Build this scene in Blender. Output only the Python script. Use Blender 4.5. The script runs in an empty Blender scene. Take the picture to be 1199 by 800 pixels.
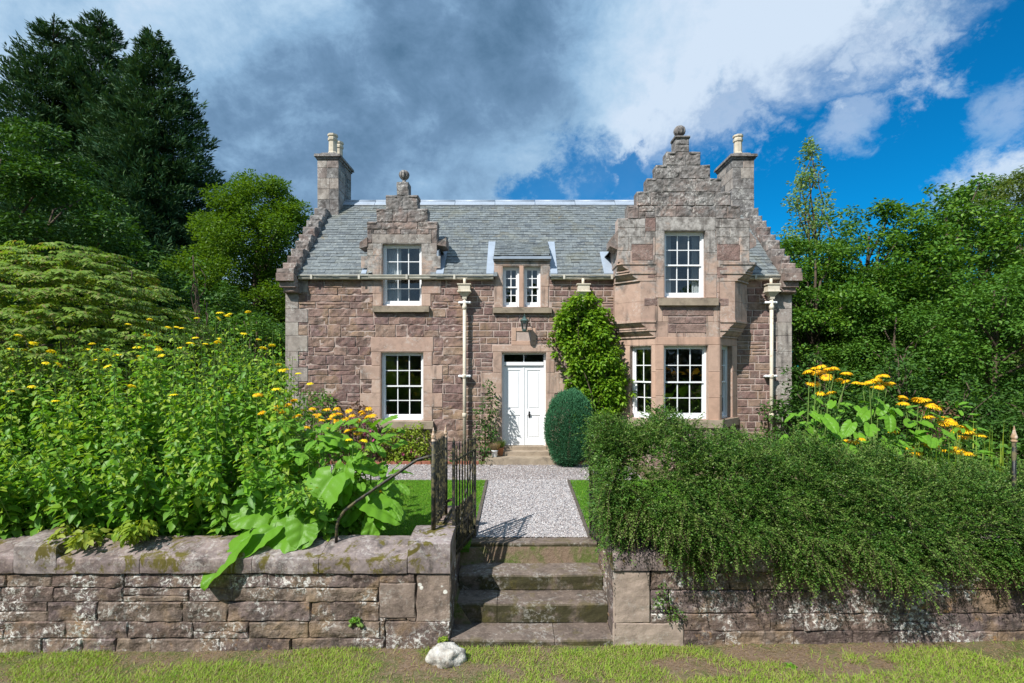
import bpy, math, random
import numpy as np
from mathutils import Vector, noise as mnoise
R = math.radians
random.seed(7)
sc = bpy.context.scene
COL = sc.collection

# ------------------------------------------------------------------ camera
cam_d = bpy.data.cameras.new('camera'); cam = bpy.data.objects.new('camera', cam_d); COL.objects.link(cam)
cam.location = (0, 0, 2.5); cam.rotation_euler = (R(90), 0, 0)
cam_d.sensor_width = 36; cam_d.lens = 18.0
cam_d.shift_x = -6.5/1199; cam_d.shift_y = 28/1199
cam_d.clip_start = .05; cam_d.clip_end = 3000
sc.camera = cam

# ------------------------------------------------------------------ node helper
class NT:
    def __init__(s, tree): s.t = tree; s.L = tree.links
    def n(s, kind, props=None, out=0, **ins):
        nd = s.t.nodes.new('ShaderNode'+kind)
        for k, v in (props or {}).items(): setattr(nd, k, v)
        for k, v in ins.items():
            key = int(k[1:]) if (k[0] == 'i' and k[1:].isdigit()) else k.replace('_', ' ')
            sock = nd.inputs[key]
            if isinstance(v, bpy.types.NodeSocket): s.L.new(v, sock)
            elif isinstance(v, bpy.types.Node): s.L.new(v.outputs[0], sock)
            else: sock.default_value = v
        nd_out = nd.outputs[out]
        return nd_out
    def math(s, op, a, b=0.0, c=0.0, clamp=False):
        return s.n('Math', {'operation': op, 'use_clamp': clamp}, i0=a, i1=b, i2=c)
    def mix(s, f, a, b, blend='MIX'):
        a = tuple(a)+(1,) if isinstance(a, (tuple, list)) and len(a) == 3 else a
        b = tuple(b)+(1,) if isinstance(b, (tuple, list)) and len(b) == 3 else b
        return s.n('Mix', {'data_type': 'RGBA', 'blend_type': blend}, 2, i0=f, i6=a, i7=b)
    def noise(s, vec, scale, detail=3, rough=.55, dist=0, out=0):
        return s.n('TexNoise', None, out, Vector=vec, Scale=scale, Detail=detail, Roughness=rough, Distortion=dist)
    def vor(s, vec, scale, feature='F1', out=0, rnd=1.0):
        return s.n('TexVoronoi', {'feature': feature}, out, Vector=vec, Scale=scale, Randomness=rnd)
    def ramp(s, f, stops, interp='LINEAR'):
        nd = s.t.nodes.new('ShaderNodeValToRGB'); cr = nd.color_ramp; cr.interpolation = interp
        while len(cr.elements) < len(stops): cr.elements.new(1)
        for e, (p, c) in zip(cr.elements, stops):
            e.position = p
            e.color = (c, c, c, 1) if isinstance(c, (int, float)) else tuple(c)+(1,)
        s.L.new(f, nd.inputs[0]); return nd.outputs[0]
    def step(s, x, lo, hi):
        return s.n('MapRange', {'interpolation_type': 'SMOOTHSTEP'}, i0=x, i1=lo, i2=hi, i3=0.0, i4=1.0)
    def pos(s): return s.n('NewGeometry', out=0)
    def island(s):
        nd = s.t.nodes.new('ShaderNodeNewGeometry'); return nd.outputs['Random Per Island']
    def z(s): return s.n('SeparateXYZ', out=2, i0=s.pos())
    def bump(s, h, strength, dist, nrm=None):
        kw = dict(Strength=strength, Distance=dist, Height=h)
        if nrm is not None: kw['Normal'] = nrm
        return s.n('Bump', None, 0, **kw)

# ------------------------------------------------------------------ world
SUN_EL, SUN_DIR = R(47), Vector((-.66, -.75, 0)).normalized()
w = bpy.data.worlds.new('World'); sc.world = w; w.use_nodes = True
wt = NT(w.node_tree); w.node_tree.nodes.clear()
sky = w.node_tree.nodes.new('ShaderNodeTexSky'); sky.sky_type = 'NISHITA'; sky.sun_disc = False
sky.sun_elevation = SUN_EL; sky.sun_rotation = math.atan2(SUN_DIR.x, SUN_DIR.y)
sky.altitude = 100; sky.air_density = 1.0; sky.dust_density = .3; sky.ozone_density = 3.0
blue = wt.mix(1.0, sky.outputs[0], (.02, .80, 1.24), 'MULTIPLY')
D = wt.n('TexCoord', out=0)                       # view direction
def pdir(px, py): return Vector(((px-606)/600, 1, (428-py)/600)).normalized()
def dot(v): return wt.n('VectorMath', {'operation': 'DOT_PRODUCT'}, 1, i0=D, i1=tuple(v))
nrm = pdir(625, 250).cross(pdir(1100, -14)).normalized()
if nrm.dot(pdir(300, 60)) < 0: nrm = -nrm
Dn = wt.n('VectorMath', {'operation': 'MULTIPLY'}, 0, i0=D, i1=(1.0, 1.0, 1.25))
n1 = wt.noise(Dn, 3.2, 8, .62, .35); n2 = wt.noise(Dn, 1.6, 7, .6, .4); n3 = wt.noise(Dn, 9, 6, .65, .2); n4 = wt.noise(Dn, 26, 6, .65, .3)
edge = wt.math('ADD', dot(nrm), wt.math('MULTIPLY', wt.math('SUBTRACT', n1, .5), .30))
edge = wt.math('ADD', edge, wt.math('ADD', wt.math('MULTIPLY', wt.math('SUBTRACT', n3, .5), .16), wt.math('MULTIPLY', wt.math('SUBTRACT', n4, .5), .05)))
mask = wt.step(edge, -.075, .03)
def blob(px, py, r0, r1, amp=.05):
    d = wt.math('ADD', dot(pdir(px, py)), wt.math('MULTIPLY', wt.math('SUBTRACT', n1, .5), amp))
    return wt.step(d, math.cos(r1), math.cos(r0))
for (px0, py0, r1, amp, k_) in ((1155, 222, .06, .035, .9), (1200, 205, .06, .035, .95), (1042, 52, .10, .06, .75), (1075, 32, .07, .05, .5), (996, 148, .045, .03, .5), (1012, 122, .045, .03, .45), (1185, 138, .05, .04, .4), (720, 185, .11, .05, .7), (850, 130, .09, .06, .6)):
    d_ = wt.math('ADD', wt.math('ARCCOSINE', dot(pdir(px0, py0))), wt.math('ADD', wt.math('MULTIPLY', wt.math('SUBTRACT', n3, .5), r1*2.2), wt.math('MULTIPLY', wt.math('SUBTRACT', n4, .5), r1*1.6)))
    mask = wt.math('MAXIMUM', mask, wt.math('MULTIPLY', wt.math('SUBTRACT', 1.0, wt.step(d_, r1*.25, r1)), k_))
gap = None
for (px0, py0, r1) in ((690, 222, .10), (640, 232, .075), (735, 205, .05)):
    d_ = wt.math('ADD', wt.math('ARCCOSINE', dot(pdir(px0, py0))), wt.math('ADD', wt.math('MULTIPLY', wt.math('SUBTRACT', n3, .5), .20), wt.math('MULTIPLY', wt.math('SUBTRACT', n4, .5), .12)))
    g1 = wt.math('SUBTRACT', 1.0, wt.step(d_, r1*.35, r1*1.15)); gap = g1 if gap is None else wt.math('MAXIMUM', gap, g1)
mask = wt.math('MULTIPLY', mask, wt.math('SUBTRACT', 1.0, wt.math('MULTIPLY', gap, .9)))
shade = wt.step(n2, .28, .72)
dark = wt.math('MAXIMUM', wt.math('MULTIPLY', blob(560, 120, .02, .34, .12), 1.0), wt.math('MULTIPLY', blob(400, 205, .02, .36, .12), .9))
bright = wt.math('MULTIPLY', wt.math('MAXIMUM', blob(285, 60, .02, .26, .1), wt.math('MULTIPLY', blob(20, 90, .02, .35, .1), .8)), .22)
bright = wt.math('MAXIMUM', bright, wt.math('MULTIPLY', blob(820, 70, .02, .3, .1), .16))
lit = wt.math('SUBTRACT', wt.math('ADD', wt.math('ADD', wt.math('MULTIPLY', shade, .40), wt.math('MULTIPLY', wt.math('ADD', wt.math('SUBTRACT', n3, .5), wt.math('MULTIPLY', wt.math('SUBTRACT', n1, .5), .8)), 1.05)), .42), wt.math('MULTIPLY', dark, .55))
edgelit = wt.math('MULTIPLY', wt.math('SUBTRACT', 1.0, wt.step(edge, .05, .25)), .26)
lit = wt.math('ADD', wt.math('ADD', lit, bright), edgelit, clamp=True)
cloudc = wt.ramp(lit, [(0, (.9, 1.85, 3.1)), (.3, (1.65, 2.9, 4.6)), (.52, (2.8, 4.6, 6.7)), (.75, (4.4, 6.2, 8.1)), (1, (6.3, 7.5, 9.0))])
skyc = wt.mix(mask, blue, cloudc)
bg = wt.n('Background', None, 0, Color=skyc, Strength=.078)
wo = w.node_tree.nodes.new('ShaderNodeOutputWorld'); w.node_tree.links.new(bg, wo.inputs[0])

# ------------------------------------------------------------------ sun
sd = bpy.data.lights.new('sun', 'SUN'); sd.energy = 5.0; sd.angle = R(.53); sd.color = (1, .97, .91)
sun = bpy.data.objects.new('sun', sd); COL.objects.link(sun)
S = Vector((SUN_DIR.x*math.cos(SUN_EL), SUN_DIR.y*math.cos(SUN_EL), math.sin(SUN_EL)))
sun.rotation_euler = S.to_track_quat('Z', 'Y').to_euler(); sun.location = (-10, -10, 20)
vs = sc.view_settings; vs.view_transform = 'Standard'; vs.look = 'None'; vs.gamma = 1; vs.exposure = 0.42; vs.use_curve_mapping = False
cy = sc.cycles; cy.max_bounces = 6; cy.transparent_max_bounces = 8; cy.diffuse_bounces = 3; cy.glossy_bounces = 3
cy.use_denoising = True; cy.caustics_reflective = False; cy.caustics_refractive = False

# ------------------------------------------------------------------ materials
MATS = {}
def mat(name):
    m = bpy.data.materials.new(name); m.use_nodes = True; m.node_tree.nodes.clear()
    t = NT(m.node_tree); MATS[name] = m; return m, t
def finish(m, t, color, rough=.8, normal=None, metallic=0.0, spec=.4, **kw):
    ins = dict(Base_Color=color if isinstance(color, bpy.types.NodeSocket) else tuple(color)+(1,), Roughness=rough, Metallic=metallic)
    if normal is not None: ins['Normal'] = normal
    ins.update(kw)
    b = t.n('BsdfPrincipled', None, 0, **ins)
    b.node.inputs['Specular IOR Level'].default_value = spec
    o = m.node_tree.nodes.new('ShaderNodeOutputMaterial'); m.node_tree.links.new(b, o.inputs[0]); return b
def plain(name, c, rough=.6, metallic=0, spec=.4, var=.08, vscale=6, bump=0):
    m, t = mat(name); P = t.pos()
    col = t.mix(t.math('MULTIPLY', t.noise(P, vscale, 5), 1), tuple(x*(1-var*2) for x in c), tuple(min(1, x*(1+var*2)) for x in c))
    nm = t.bump(t.noise(P, vscale*6, 4), bump, .01) if bump else None
    finish(m, t, col, rough, nm, metallic, spec); return m

def stone(name, palette, mott=.25, bumpd=.012, bscale=26, lichen=0.0, moss=0.0, grey=None, orange=0.0, spots=0.0, grime=0.0, sandy=0.0, streak=0.0, riser=0.0):
    """palette = ramp stops by block"""
    m, t = mat(name); P = t.pos()
    isl = t.island()
    c = t.ramp(isl, palette, 'LINEAR')
    nA = t.noise(P, 5.5, 6, .65, .3); nB = t.noise(P, 22, 6, .7); nC = t.noise(P, 1.3, 4, .6)
    c = t.mix(t.math('MULTIPLY', t.step(nA, .35, .7), mott*1.6), c, (.05, .035, .03))
    c = t.mix(t.math('MULTIPLY', t.step(nB, .48, .72), mott*1.1), c, (.42, .33, .27))
    if sandy: c = t.mix(t.math('MULTIPLY', t.step(t.noise(P, 2.2, 4, .6, .4), .5, .66), sandy), c, (.36, .24, .13))
    if grey:                                         # weathered crust, more of it high up
        lo, hi, col, amt = grey
        g = t.math('ADD', t.n('MapRange', i0=t.z(), i1=lo, i2=hi, i3=0.0, i4=1.0), t.math('MULTIPLY', t.math('SUBTRACT', t.noise(P, 2.6, 6, .7, .5), .5), 1.7))
        g = t.step(g, .35, .75)
        gc = t.mix(t.step(t.noise(P, 9, 6, .7), .35, .68), tuple(x*.45 for x in col), tuple(min(1, x*1.45) for x in col))
        c = t.mix(t.math('MULTIPLY', g, amt), c, gc)
    if streak:
        Ps = t.n('VectorMath', {'operation': 'MULTIPLY'}, 0, i0=P, i1=(7.0, 7.0, .55))
        c = t.mix(t.math('MULTIPLY', t.math('MULTIPLY', t.step(t.noise(Ps, 1.0, 4, .6), .5, .68), t.step(t.noise(P, .8, 3, .6), .42, .6)), streak), c, (.07, .06, .055))
    if grime:
        c = t.mix(t.math('MULTIPLY', t.step(t.noise(P, 3.4, 7, .72, .6), .5, .7), grime), c, (.035, .032, .03))
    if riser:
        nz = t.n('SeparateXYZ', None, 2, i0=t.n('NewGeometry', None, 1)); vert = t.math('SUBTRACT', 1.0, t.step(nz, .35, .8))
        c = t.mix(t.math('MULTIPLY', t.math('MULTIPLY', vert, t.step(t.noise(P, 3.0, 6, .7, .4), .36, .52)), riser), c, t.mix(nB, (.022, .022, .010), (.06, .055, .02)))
    if orange: c = t.mix(t.math('MULTIPLY', t.step(t.noise(P, 4.2, 5, .7, .4), .6, .72), orange), c, (.42, .22, .06))
    if lichen:
        a = t.step(t.noise(P, 2.4, 4, .6), .46, .6)
        b = t.step(t.noise(P, 17, 6, .8, .5), .50, .58)
        c = t.mix(t.math('MULTIPLY', t.math('MULTIPLY', a, b), lichen), c, (.62, .60, .56))
    if spots:
        v = t.vor(P, 9.0, rnd=.9); vv = t.math('ADD', v, t.math('MULTIPLY', t.math('SUBTRACT', nB, .5), .18))
        s1 = t.math('SUBTRACT', 1.0, t.step(vv, .20, .27))
        a = t.step(t.noise(P, 2.0, 2, .5), .47, .58)
        c = t.mix(t.math('MULTIPLY', t.math('MULTIPLY', s1, a), spots), c, (.68, .66, .61))
    if moss:
        a = t.step(t.noise(P, 3.6, 6, .72, .5), .52, .60)
        c = t.mix(t.math('MULTIPLY', a, moss), c, t.mix(nB, (.05, .045, .01), (.16, .13, .03)))
    h = t.math('ADD', t.math('MULTIPLY', t.noise(P, bscale*.35, 6, .7), 1.0), t.math('MULTIPLY', t.noise(P, bscale*1.6, 5, .7), .5))
    finish(m, t, c, .92, t.bump(h, .85, bumpd), spec=.25); return m

RED = [(0, (.265, .165, .14)), (.2, (.205, .122, .112)), (.38, (.31, .205, .165)), (.55, (.235, .142, .13)), (.7, (.345, .24, .175)), (.84, (.215, .135, .13)), (1, (.295, .19, .168))]
TAN = [(0, (.47, .33, .26)), (.3, (.42, .285, .225)), (.55, (.50, .365, .29)), (.8, (.44, .295, .235)), (1, (.48, .355, .275))]
stone('rock_faced_sandstone', RED, .38, .024, 24, lichen=.18, sandy=.35, streak=.6, grime=.3)
stone('panel_sandstone', [(0, (.27, .175, .155)), (.5, (.30, .20, .17)), (1, (.23, .15, .135))], .35, .035, 18, grime=.3, lichen=.2)
stone('dressed_sandstone', TAN, .13, .004, 40, grey=(3.4, 6.0, (.30, .285, .27), .92), grime=.4, lichen=.3, streak=.7)
stone('pink_sandstone', [(0, (.49, .315, .235)), (.5, (.53, .36, .28)), (1, (.47, .32, .245))], .12, .004, 40, streak=.35, grime=.15)
stone('weathered_sandstone', [(0, (.24, .165, .145)), (.3, (.20, .175, .165)), (.5, (.33, .24, .205)), (.75, (.17, .14, .13)), (1, (.31, .25, .22))],   .35, .016, 14, lichen=.55, grime=.85, grey=(3.2, 8.0, (.19, .185, .18), .8))
stone('corner_sandstone', [(0, (.34, .29, .255)), (.5, (.40, .36, .32)), (1, (.30, .25, .23))], .3, .006, 36, lichen=.5, grime=.6, streak=.8)
stone('garden_wall_stone', [(0, (.17, .12, .10)), (.3, (.11, .08, .072)), (.5, (.22, .165, .125)), (.72, (.13, .095, .095)), (1, (.20, .15, .135))], .5, .035, 16, lichen=.95, orange=.5, grime=.7, sandy=.35)
stone('spotted_wall_stone', [(0, (.23, .175, .145)), (1, (.27, .205, .165))], .4, .014, 24, lichen=.3, spots=1.0, grime=.3)
stone('pale_wall_stone', [(0, (.34, .265, .22)), (1, (.38, .30, .245))], .25, .008, 30, lichen=.3, grime=.15)
stone('coping_stone', [(0, (.26, .19, .165)), (.35, (.31, .27, .26)), (.65, (.22, .165, .155)), (1, (.29, .24, .235))], .45, .008, 30, lichen=.30, moss=1.0, grime=.8)
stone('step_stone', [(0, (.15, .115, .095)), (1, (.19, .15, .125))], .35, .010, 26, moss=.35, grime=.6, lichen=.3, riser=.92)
stone('doorstep_stone', [(0, (.33, .27, .20)), (1, (.36, .29, .22))], .2, .004, 36, grime=.5)
stone('limewashed_boulder', [(0, (.58, .56, .51)), (1, (.64, .62, .57))], .45, .05, 14, grime=.85, sandy=.3)
plain('mortar', (.43, .34, .30), .95, var=.22, vscale=9, bump=.6)
plain('dark_mortar', (.11, .085, .072), .97, var=.4, vscale=7, bump=.8)
plain('plaster', (.12, .11, .10), .9)
plain('dark_interior', (.03, .03, .03), .9)
plain('lead_sheet', (.29, .34, .41), .45, 0, .5, .12, 5)
plain('white_paint', (.80, .81, .83), .35, 0, .5, .02, 3)
m, t = mat('cream_paint'); P = t.pos()
c = t.mix(t.noise(P, 7, 5), (.50, .44, .34), (.72, .65, .54)); c = t.mix(t.math('MULTIPLY', t.step(t.noise(P, 9, 6, .75, .4), .55, .66), .75), c, (.28, .15, .07)); c = t.mix(t.math('MULTIPLY', t.step(t.noise(P, 21, 5, .7), .60, .66), .6), c, (.12, .11, .08))
finish(m, t, c, .55, spec=.4)
plain('gutter_paint', (.50, .47, .40), .55, 0, .4, .25, 5)
plain('pot_clay', (.52, .46, .36), .8, 0, .3, .2, 9)
plain('orange_clay', (.40, .18, .09), .8, 0, .3, .15, 12)
plain('black_metal', (.012, .012, .013), .35, .6, .5)
plain('curtain_cloth', (.75, .76, .74), .9, 0, .1, .05, 4)
plain('copper_green', (.10, .16, .15), .45, .5, .5, .3, 20)
plain('bark', (.10, .075, .055), .95, 0, .2, .35, 5, .8)
plain('stem_green', (.14, .22, .05), .7, 0, .3, .2, 8)
plain('twig', (.085, .055, .038), .9, 0, .2, .3, 8)
plain('soil', (.07, .05, .036), .97, 0, .15, .4, 8, .8)
plain('edging_brick', (.30, .12, .08), .9, 0, .2, .25, 9, .4)
plain('edging_board', (.10, .085, .07), .9, 0, .2, .3, 9, .4)

def iron():
    m, t = mat('rusted_iron'); P = t.pos()
    r = t.step(t.noise(P, 14, 6, .7, .3), .46, .62)
    c = t.mix(r, (.018, .020, .020), (.13, .11, .055))
    finish(m, t, c, t.math('ADD', t.math('MULTIPLY', r, .4), .45), t.bump(t.noise(P, 90, 4), .5, .003), .25)
iron()
m, t = mat('weathered_finial'); P = t.pos()
finish(m, t, t.mix(t.step(t.noise(P, 18, 5), .4, .6), (.32, .20, .11), (.60, .47, .38)), .7)
def slate():
    m, t = mat('slate'); P = t.pos(); isl = t.island()
    c = t.ramp(isl, [(0, (.10, .115, .125)), (.25, (.15, .17, .18)), (.5, (.115, .13, .135)), (.75, (.175, .195, .20)), (.9, (.08, .092, .105)), (1, (.14, .145, .135))])
    c = t.mix(t.math('MULTIPLY', t.step(t.noise(P, 1.2, 6, .7, .5), .50, .68), .5), c, (.155, .15, .10))
    c = t.mix(t.math('MULTIPLY', t.step(t.noise(P, 15, 5, .7), .50, .68), .5), c, (.36, .38, .36))
    c = t.mix(t.math('MULTIPLY', t.step(t.noise(P, 6, 6, .75, .3), .56, .66), .55), c, (.07, .075, .075))
    c = t.mix(t.math('MULTIPLY', t.step(t.noise(P, 2.3, 6, .7, .8), .64, .7), .6), c, (.26, .19, .085))
    finish(m, t, c, .5, t.bump(t.noise(P, 34, 6, .7), .6, .006), spec=.45)
slate()
def glass():
    m, t = mat('window_glass')
    P = t.pos(); nm = t.bump(t.noise(P, 2.2, 2, .5), .10, .05)
    tr = t.n('BsdfTransparent', None, 0, Color=(.80, .84, .86, 1))
    gl = t.n('BsdfGlossy', None, 0, Color=(1, 1, 1, 1), Roughness=.01, Normal=nm)
    f = t.n('Fresnel', None, 0, IOR=1.9, Normal=nm)
    mx = t.n('MixShader', None, 0, i0=f, i1=tr, i2=gl)
    o = m.node_tree.nodes.new('ShaderNodeOutputMaterial'); m.node_tree.links.new(mx, o.inputs[0])
glass()
def leafmat(name, cols, trans=.35, rough=.45, spec=.4, trc=None, vein=0):
    m, t = mat(name); isl = t.island(); P = t.pos()
    c = t.ramp(isl, [(i/(len(cols)-1), k) for i, k in enumerate(cols)])
    c = t.mix(t.step(t.noise(P, .9, 3, .6), .35, .7), c, t.mix(.35, c, cols[0]))
    ins = {}
    if vein:
        ins['Normal'] = t.bump(t.noise(P, vein, 4, .6), .5, .01)
    b = t.n('BsdfPrincipled', None, 0, Base_Color=c, Roughness=rough, **ins); b.node.inputs['Specular IOR Level'].default_value = spec*.5
    tc = t.mix(1.0, c, trc or (1.5, 1.45, .55), 'MULTIPLY')
    tl = t.n('BsdfTranslucent', None, 0, Color=tc)
    mx = t.n('MixShader', None, 0, i0=trans, i1=b, i2=tl)
    o = m.node_tree.nodes.new('ShaderNodeOutputMaterial'); m.node_tree.links.new(mx, o.inputs[0])
leafmat('leaf_herbaceous', [(.095, .22, .02), (.135, .30, .026), (.18, .38, .03), (.11, .26, .05), (.25, .41, .035)], .38, .42)
leafmat('leaf_young', [(.20, .33, .03), (.28, .40, .04), (.34, .44, .05)], .38, .42)
leafmat('leaf_large', [(.11, .27, .02), (.14, .32, .028), (.17, .36, .035)], .35, .4, vein=18)
leafmat('leaf_yellowing', [(.15, .24, .03), (.28, .34, .05), (.32, .36, .06)], .35, .45)
leafmat('leaf_cotoneaster', [(.035, .10, .015), (.06, .15, .02), (.09, .20, .028), (.15, .24, .045), (.04, .11, .025), (.12, .15, .045)], .16, .42, .35)
leafmat('leaf_cotoneaster_lit', [(.10, .18, .03), (.15, .24, .045), (.19, .27, .07), (.13, .19, .05)], .18, .42, .35)  # outer hedge sprays: sunlit tips painted in as a lighter green
leafmat('leaf_tiered', [(.12, .22, .028), (.19, .30, .04), (.15, .25, .045), (.27, .36, .085), (.22, .16, .08)], .35, .45)
leafmat('leaf_sycamore', [(.045, .12, .016), (.065, .16, .02), (.095, .21, .022), (.18, .31, .035)], .28, .42)
leafmat('leaf_beech', [(.065, .14, .012), (.095, .18, .015), (.13, .22, .02)], .35, .45)
leafmat('leaf_conifer', [(.026, .07, .034), (.04, .10, .042), (.055, .12, .045), (.075, .125, .038)], .10, .6, .25)
leafmat('leaf_birch', [(.12, .22, .05), (.17, .28, .08), (.34, .42, .22)], .3, .4)
leafmat('leaf_willow', [(.09, .155, .035), (.13, .19, .04), (.16, .20, .055)], .3, .5)
leafmat('leaf_wood', [(.055, .145, .02), (.085, .19, .026), (.115, .235, .03)], .25, .5)
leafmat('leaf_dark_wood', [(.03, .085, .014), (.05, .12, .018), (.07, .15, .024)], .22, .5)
leafmat('leaf_climber', [(.11, .24, .015), (.17, .32, .02), (.25, .38, .03), (.08, .18, .02)], .35, .4)
leafmat('leaf_topiary', [(.05, .17, .085), (.07, .21, .11), (.085, .235, .11)], .15, .55, .3)
leafmat('leaf_bright', [(.14, .24, .02), (.24, .33, .035), (.32, .38, .05)], .35, .45)
leafmat('leaf_rose', [(.03, .09, .02), (.05, .13, .02), (.08, .16, .03)], .28, .4)
leafmat('leaf_bronze', [(.10, .045, .035), (.14, .08, .04), (.07, .06, .03)], .3, .5)
leafmat('leaf_rust', [(.16, .07, .04), (.24, .12, .07), (.12, .07, .04)], .2, .6)
leafmat('grass_blade', [(.20, .35, .035), (.27, .42, .045), (.34, .44, .06), (.42, .40, .15)], .35, .5, .3)
leafmat('lawn_blade', [(.10, .27, .018), (.14, .34, .022), (.18, .36, .03)], .35, .5, .3)
leafmat('dry_blade', [(.30, .22, .12), (.22, .15, .09), (.38, .30, .18)], .25, .7, .2)
leafmat('petal_yellow', [(.88, .66, .01), (.92, .72, .02)], .25, .5, .3, (1.1, .9, .4))
leafmat('petal_orange', [(.90, .50, .008), (.94, .58, .012)], .2, .5, .3, (1.1, .8, .3))
leafmat('petal_pink', [(.50, .07, .22), (.62, .14, .33)], .25, .5, .3, (1.1, .5, .8))
plain('flower_disc', (.32, .16, .015), .8, 0, .2, .2, 60)
def ground_mat():
    m, t = mat('turf_ground'); P = t.pos()
    n = t.noise(P, 2.0, 6, .7, .4); n2 = t.noise(P, 24, 6, .75)
    c = t.mix(t.step(n, .42, .6), (.19, .135, .095), (.09, .12, .03))
    c = t.mix(t.math('MULTIPLY', t.step(n2, .45, .7), .6), c, (.28, .21, .15))
    finish(m, t, c, .97, t.bump(n2, .9, .03), spec=.15)
    m, t = mat('lawn_ground'); P = t.pos()
    c = t.mix(t.noise(P, 30, 5), (.035, .09, .01), (.08, .17, .02)); finish(m, t, c, .95, t.bump(t.noise(P, 120, 3), .8, .02), spec=.15)
    m, t = mat('gravel'); P = t.pos()
    v = t.vor(P, 55, out=1); d = t.vor(P, 55, 'DISTANCE_TO_EDGE')
    c = t.mix(t.n('SeparateColor', None, 0, i0=v), (.22, .18, .17), (.50, .43, .42))
    c = t.mix(t.step(d, 0, .12), (.04, .035, .03), c)
    finish(m, t, c, .85, t.bump(d, .8, .012), spec=.3)
    m, t = mat('pebble'); 
    c = t.ramp(t.island(), [(0, (.24, .225, .23)), (.2, (.42, .395, .40)), (.4, (.13, .13, .15)), (.6, (.50, .475, .465)), (.8, (.30, .235, .22)), (1, (.66, .645, .64))])
    finish(m, t, c, .8, spec=.3)
ground_mat()

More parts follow.
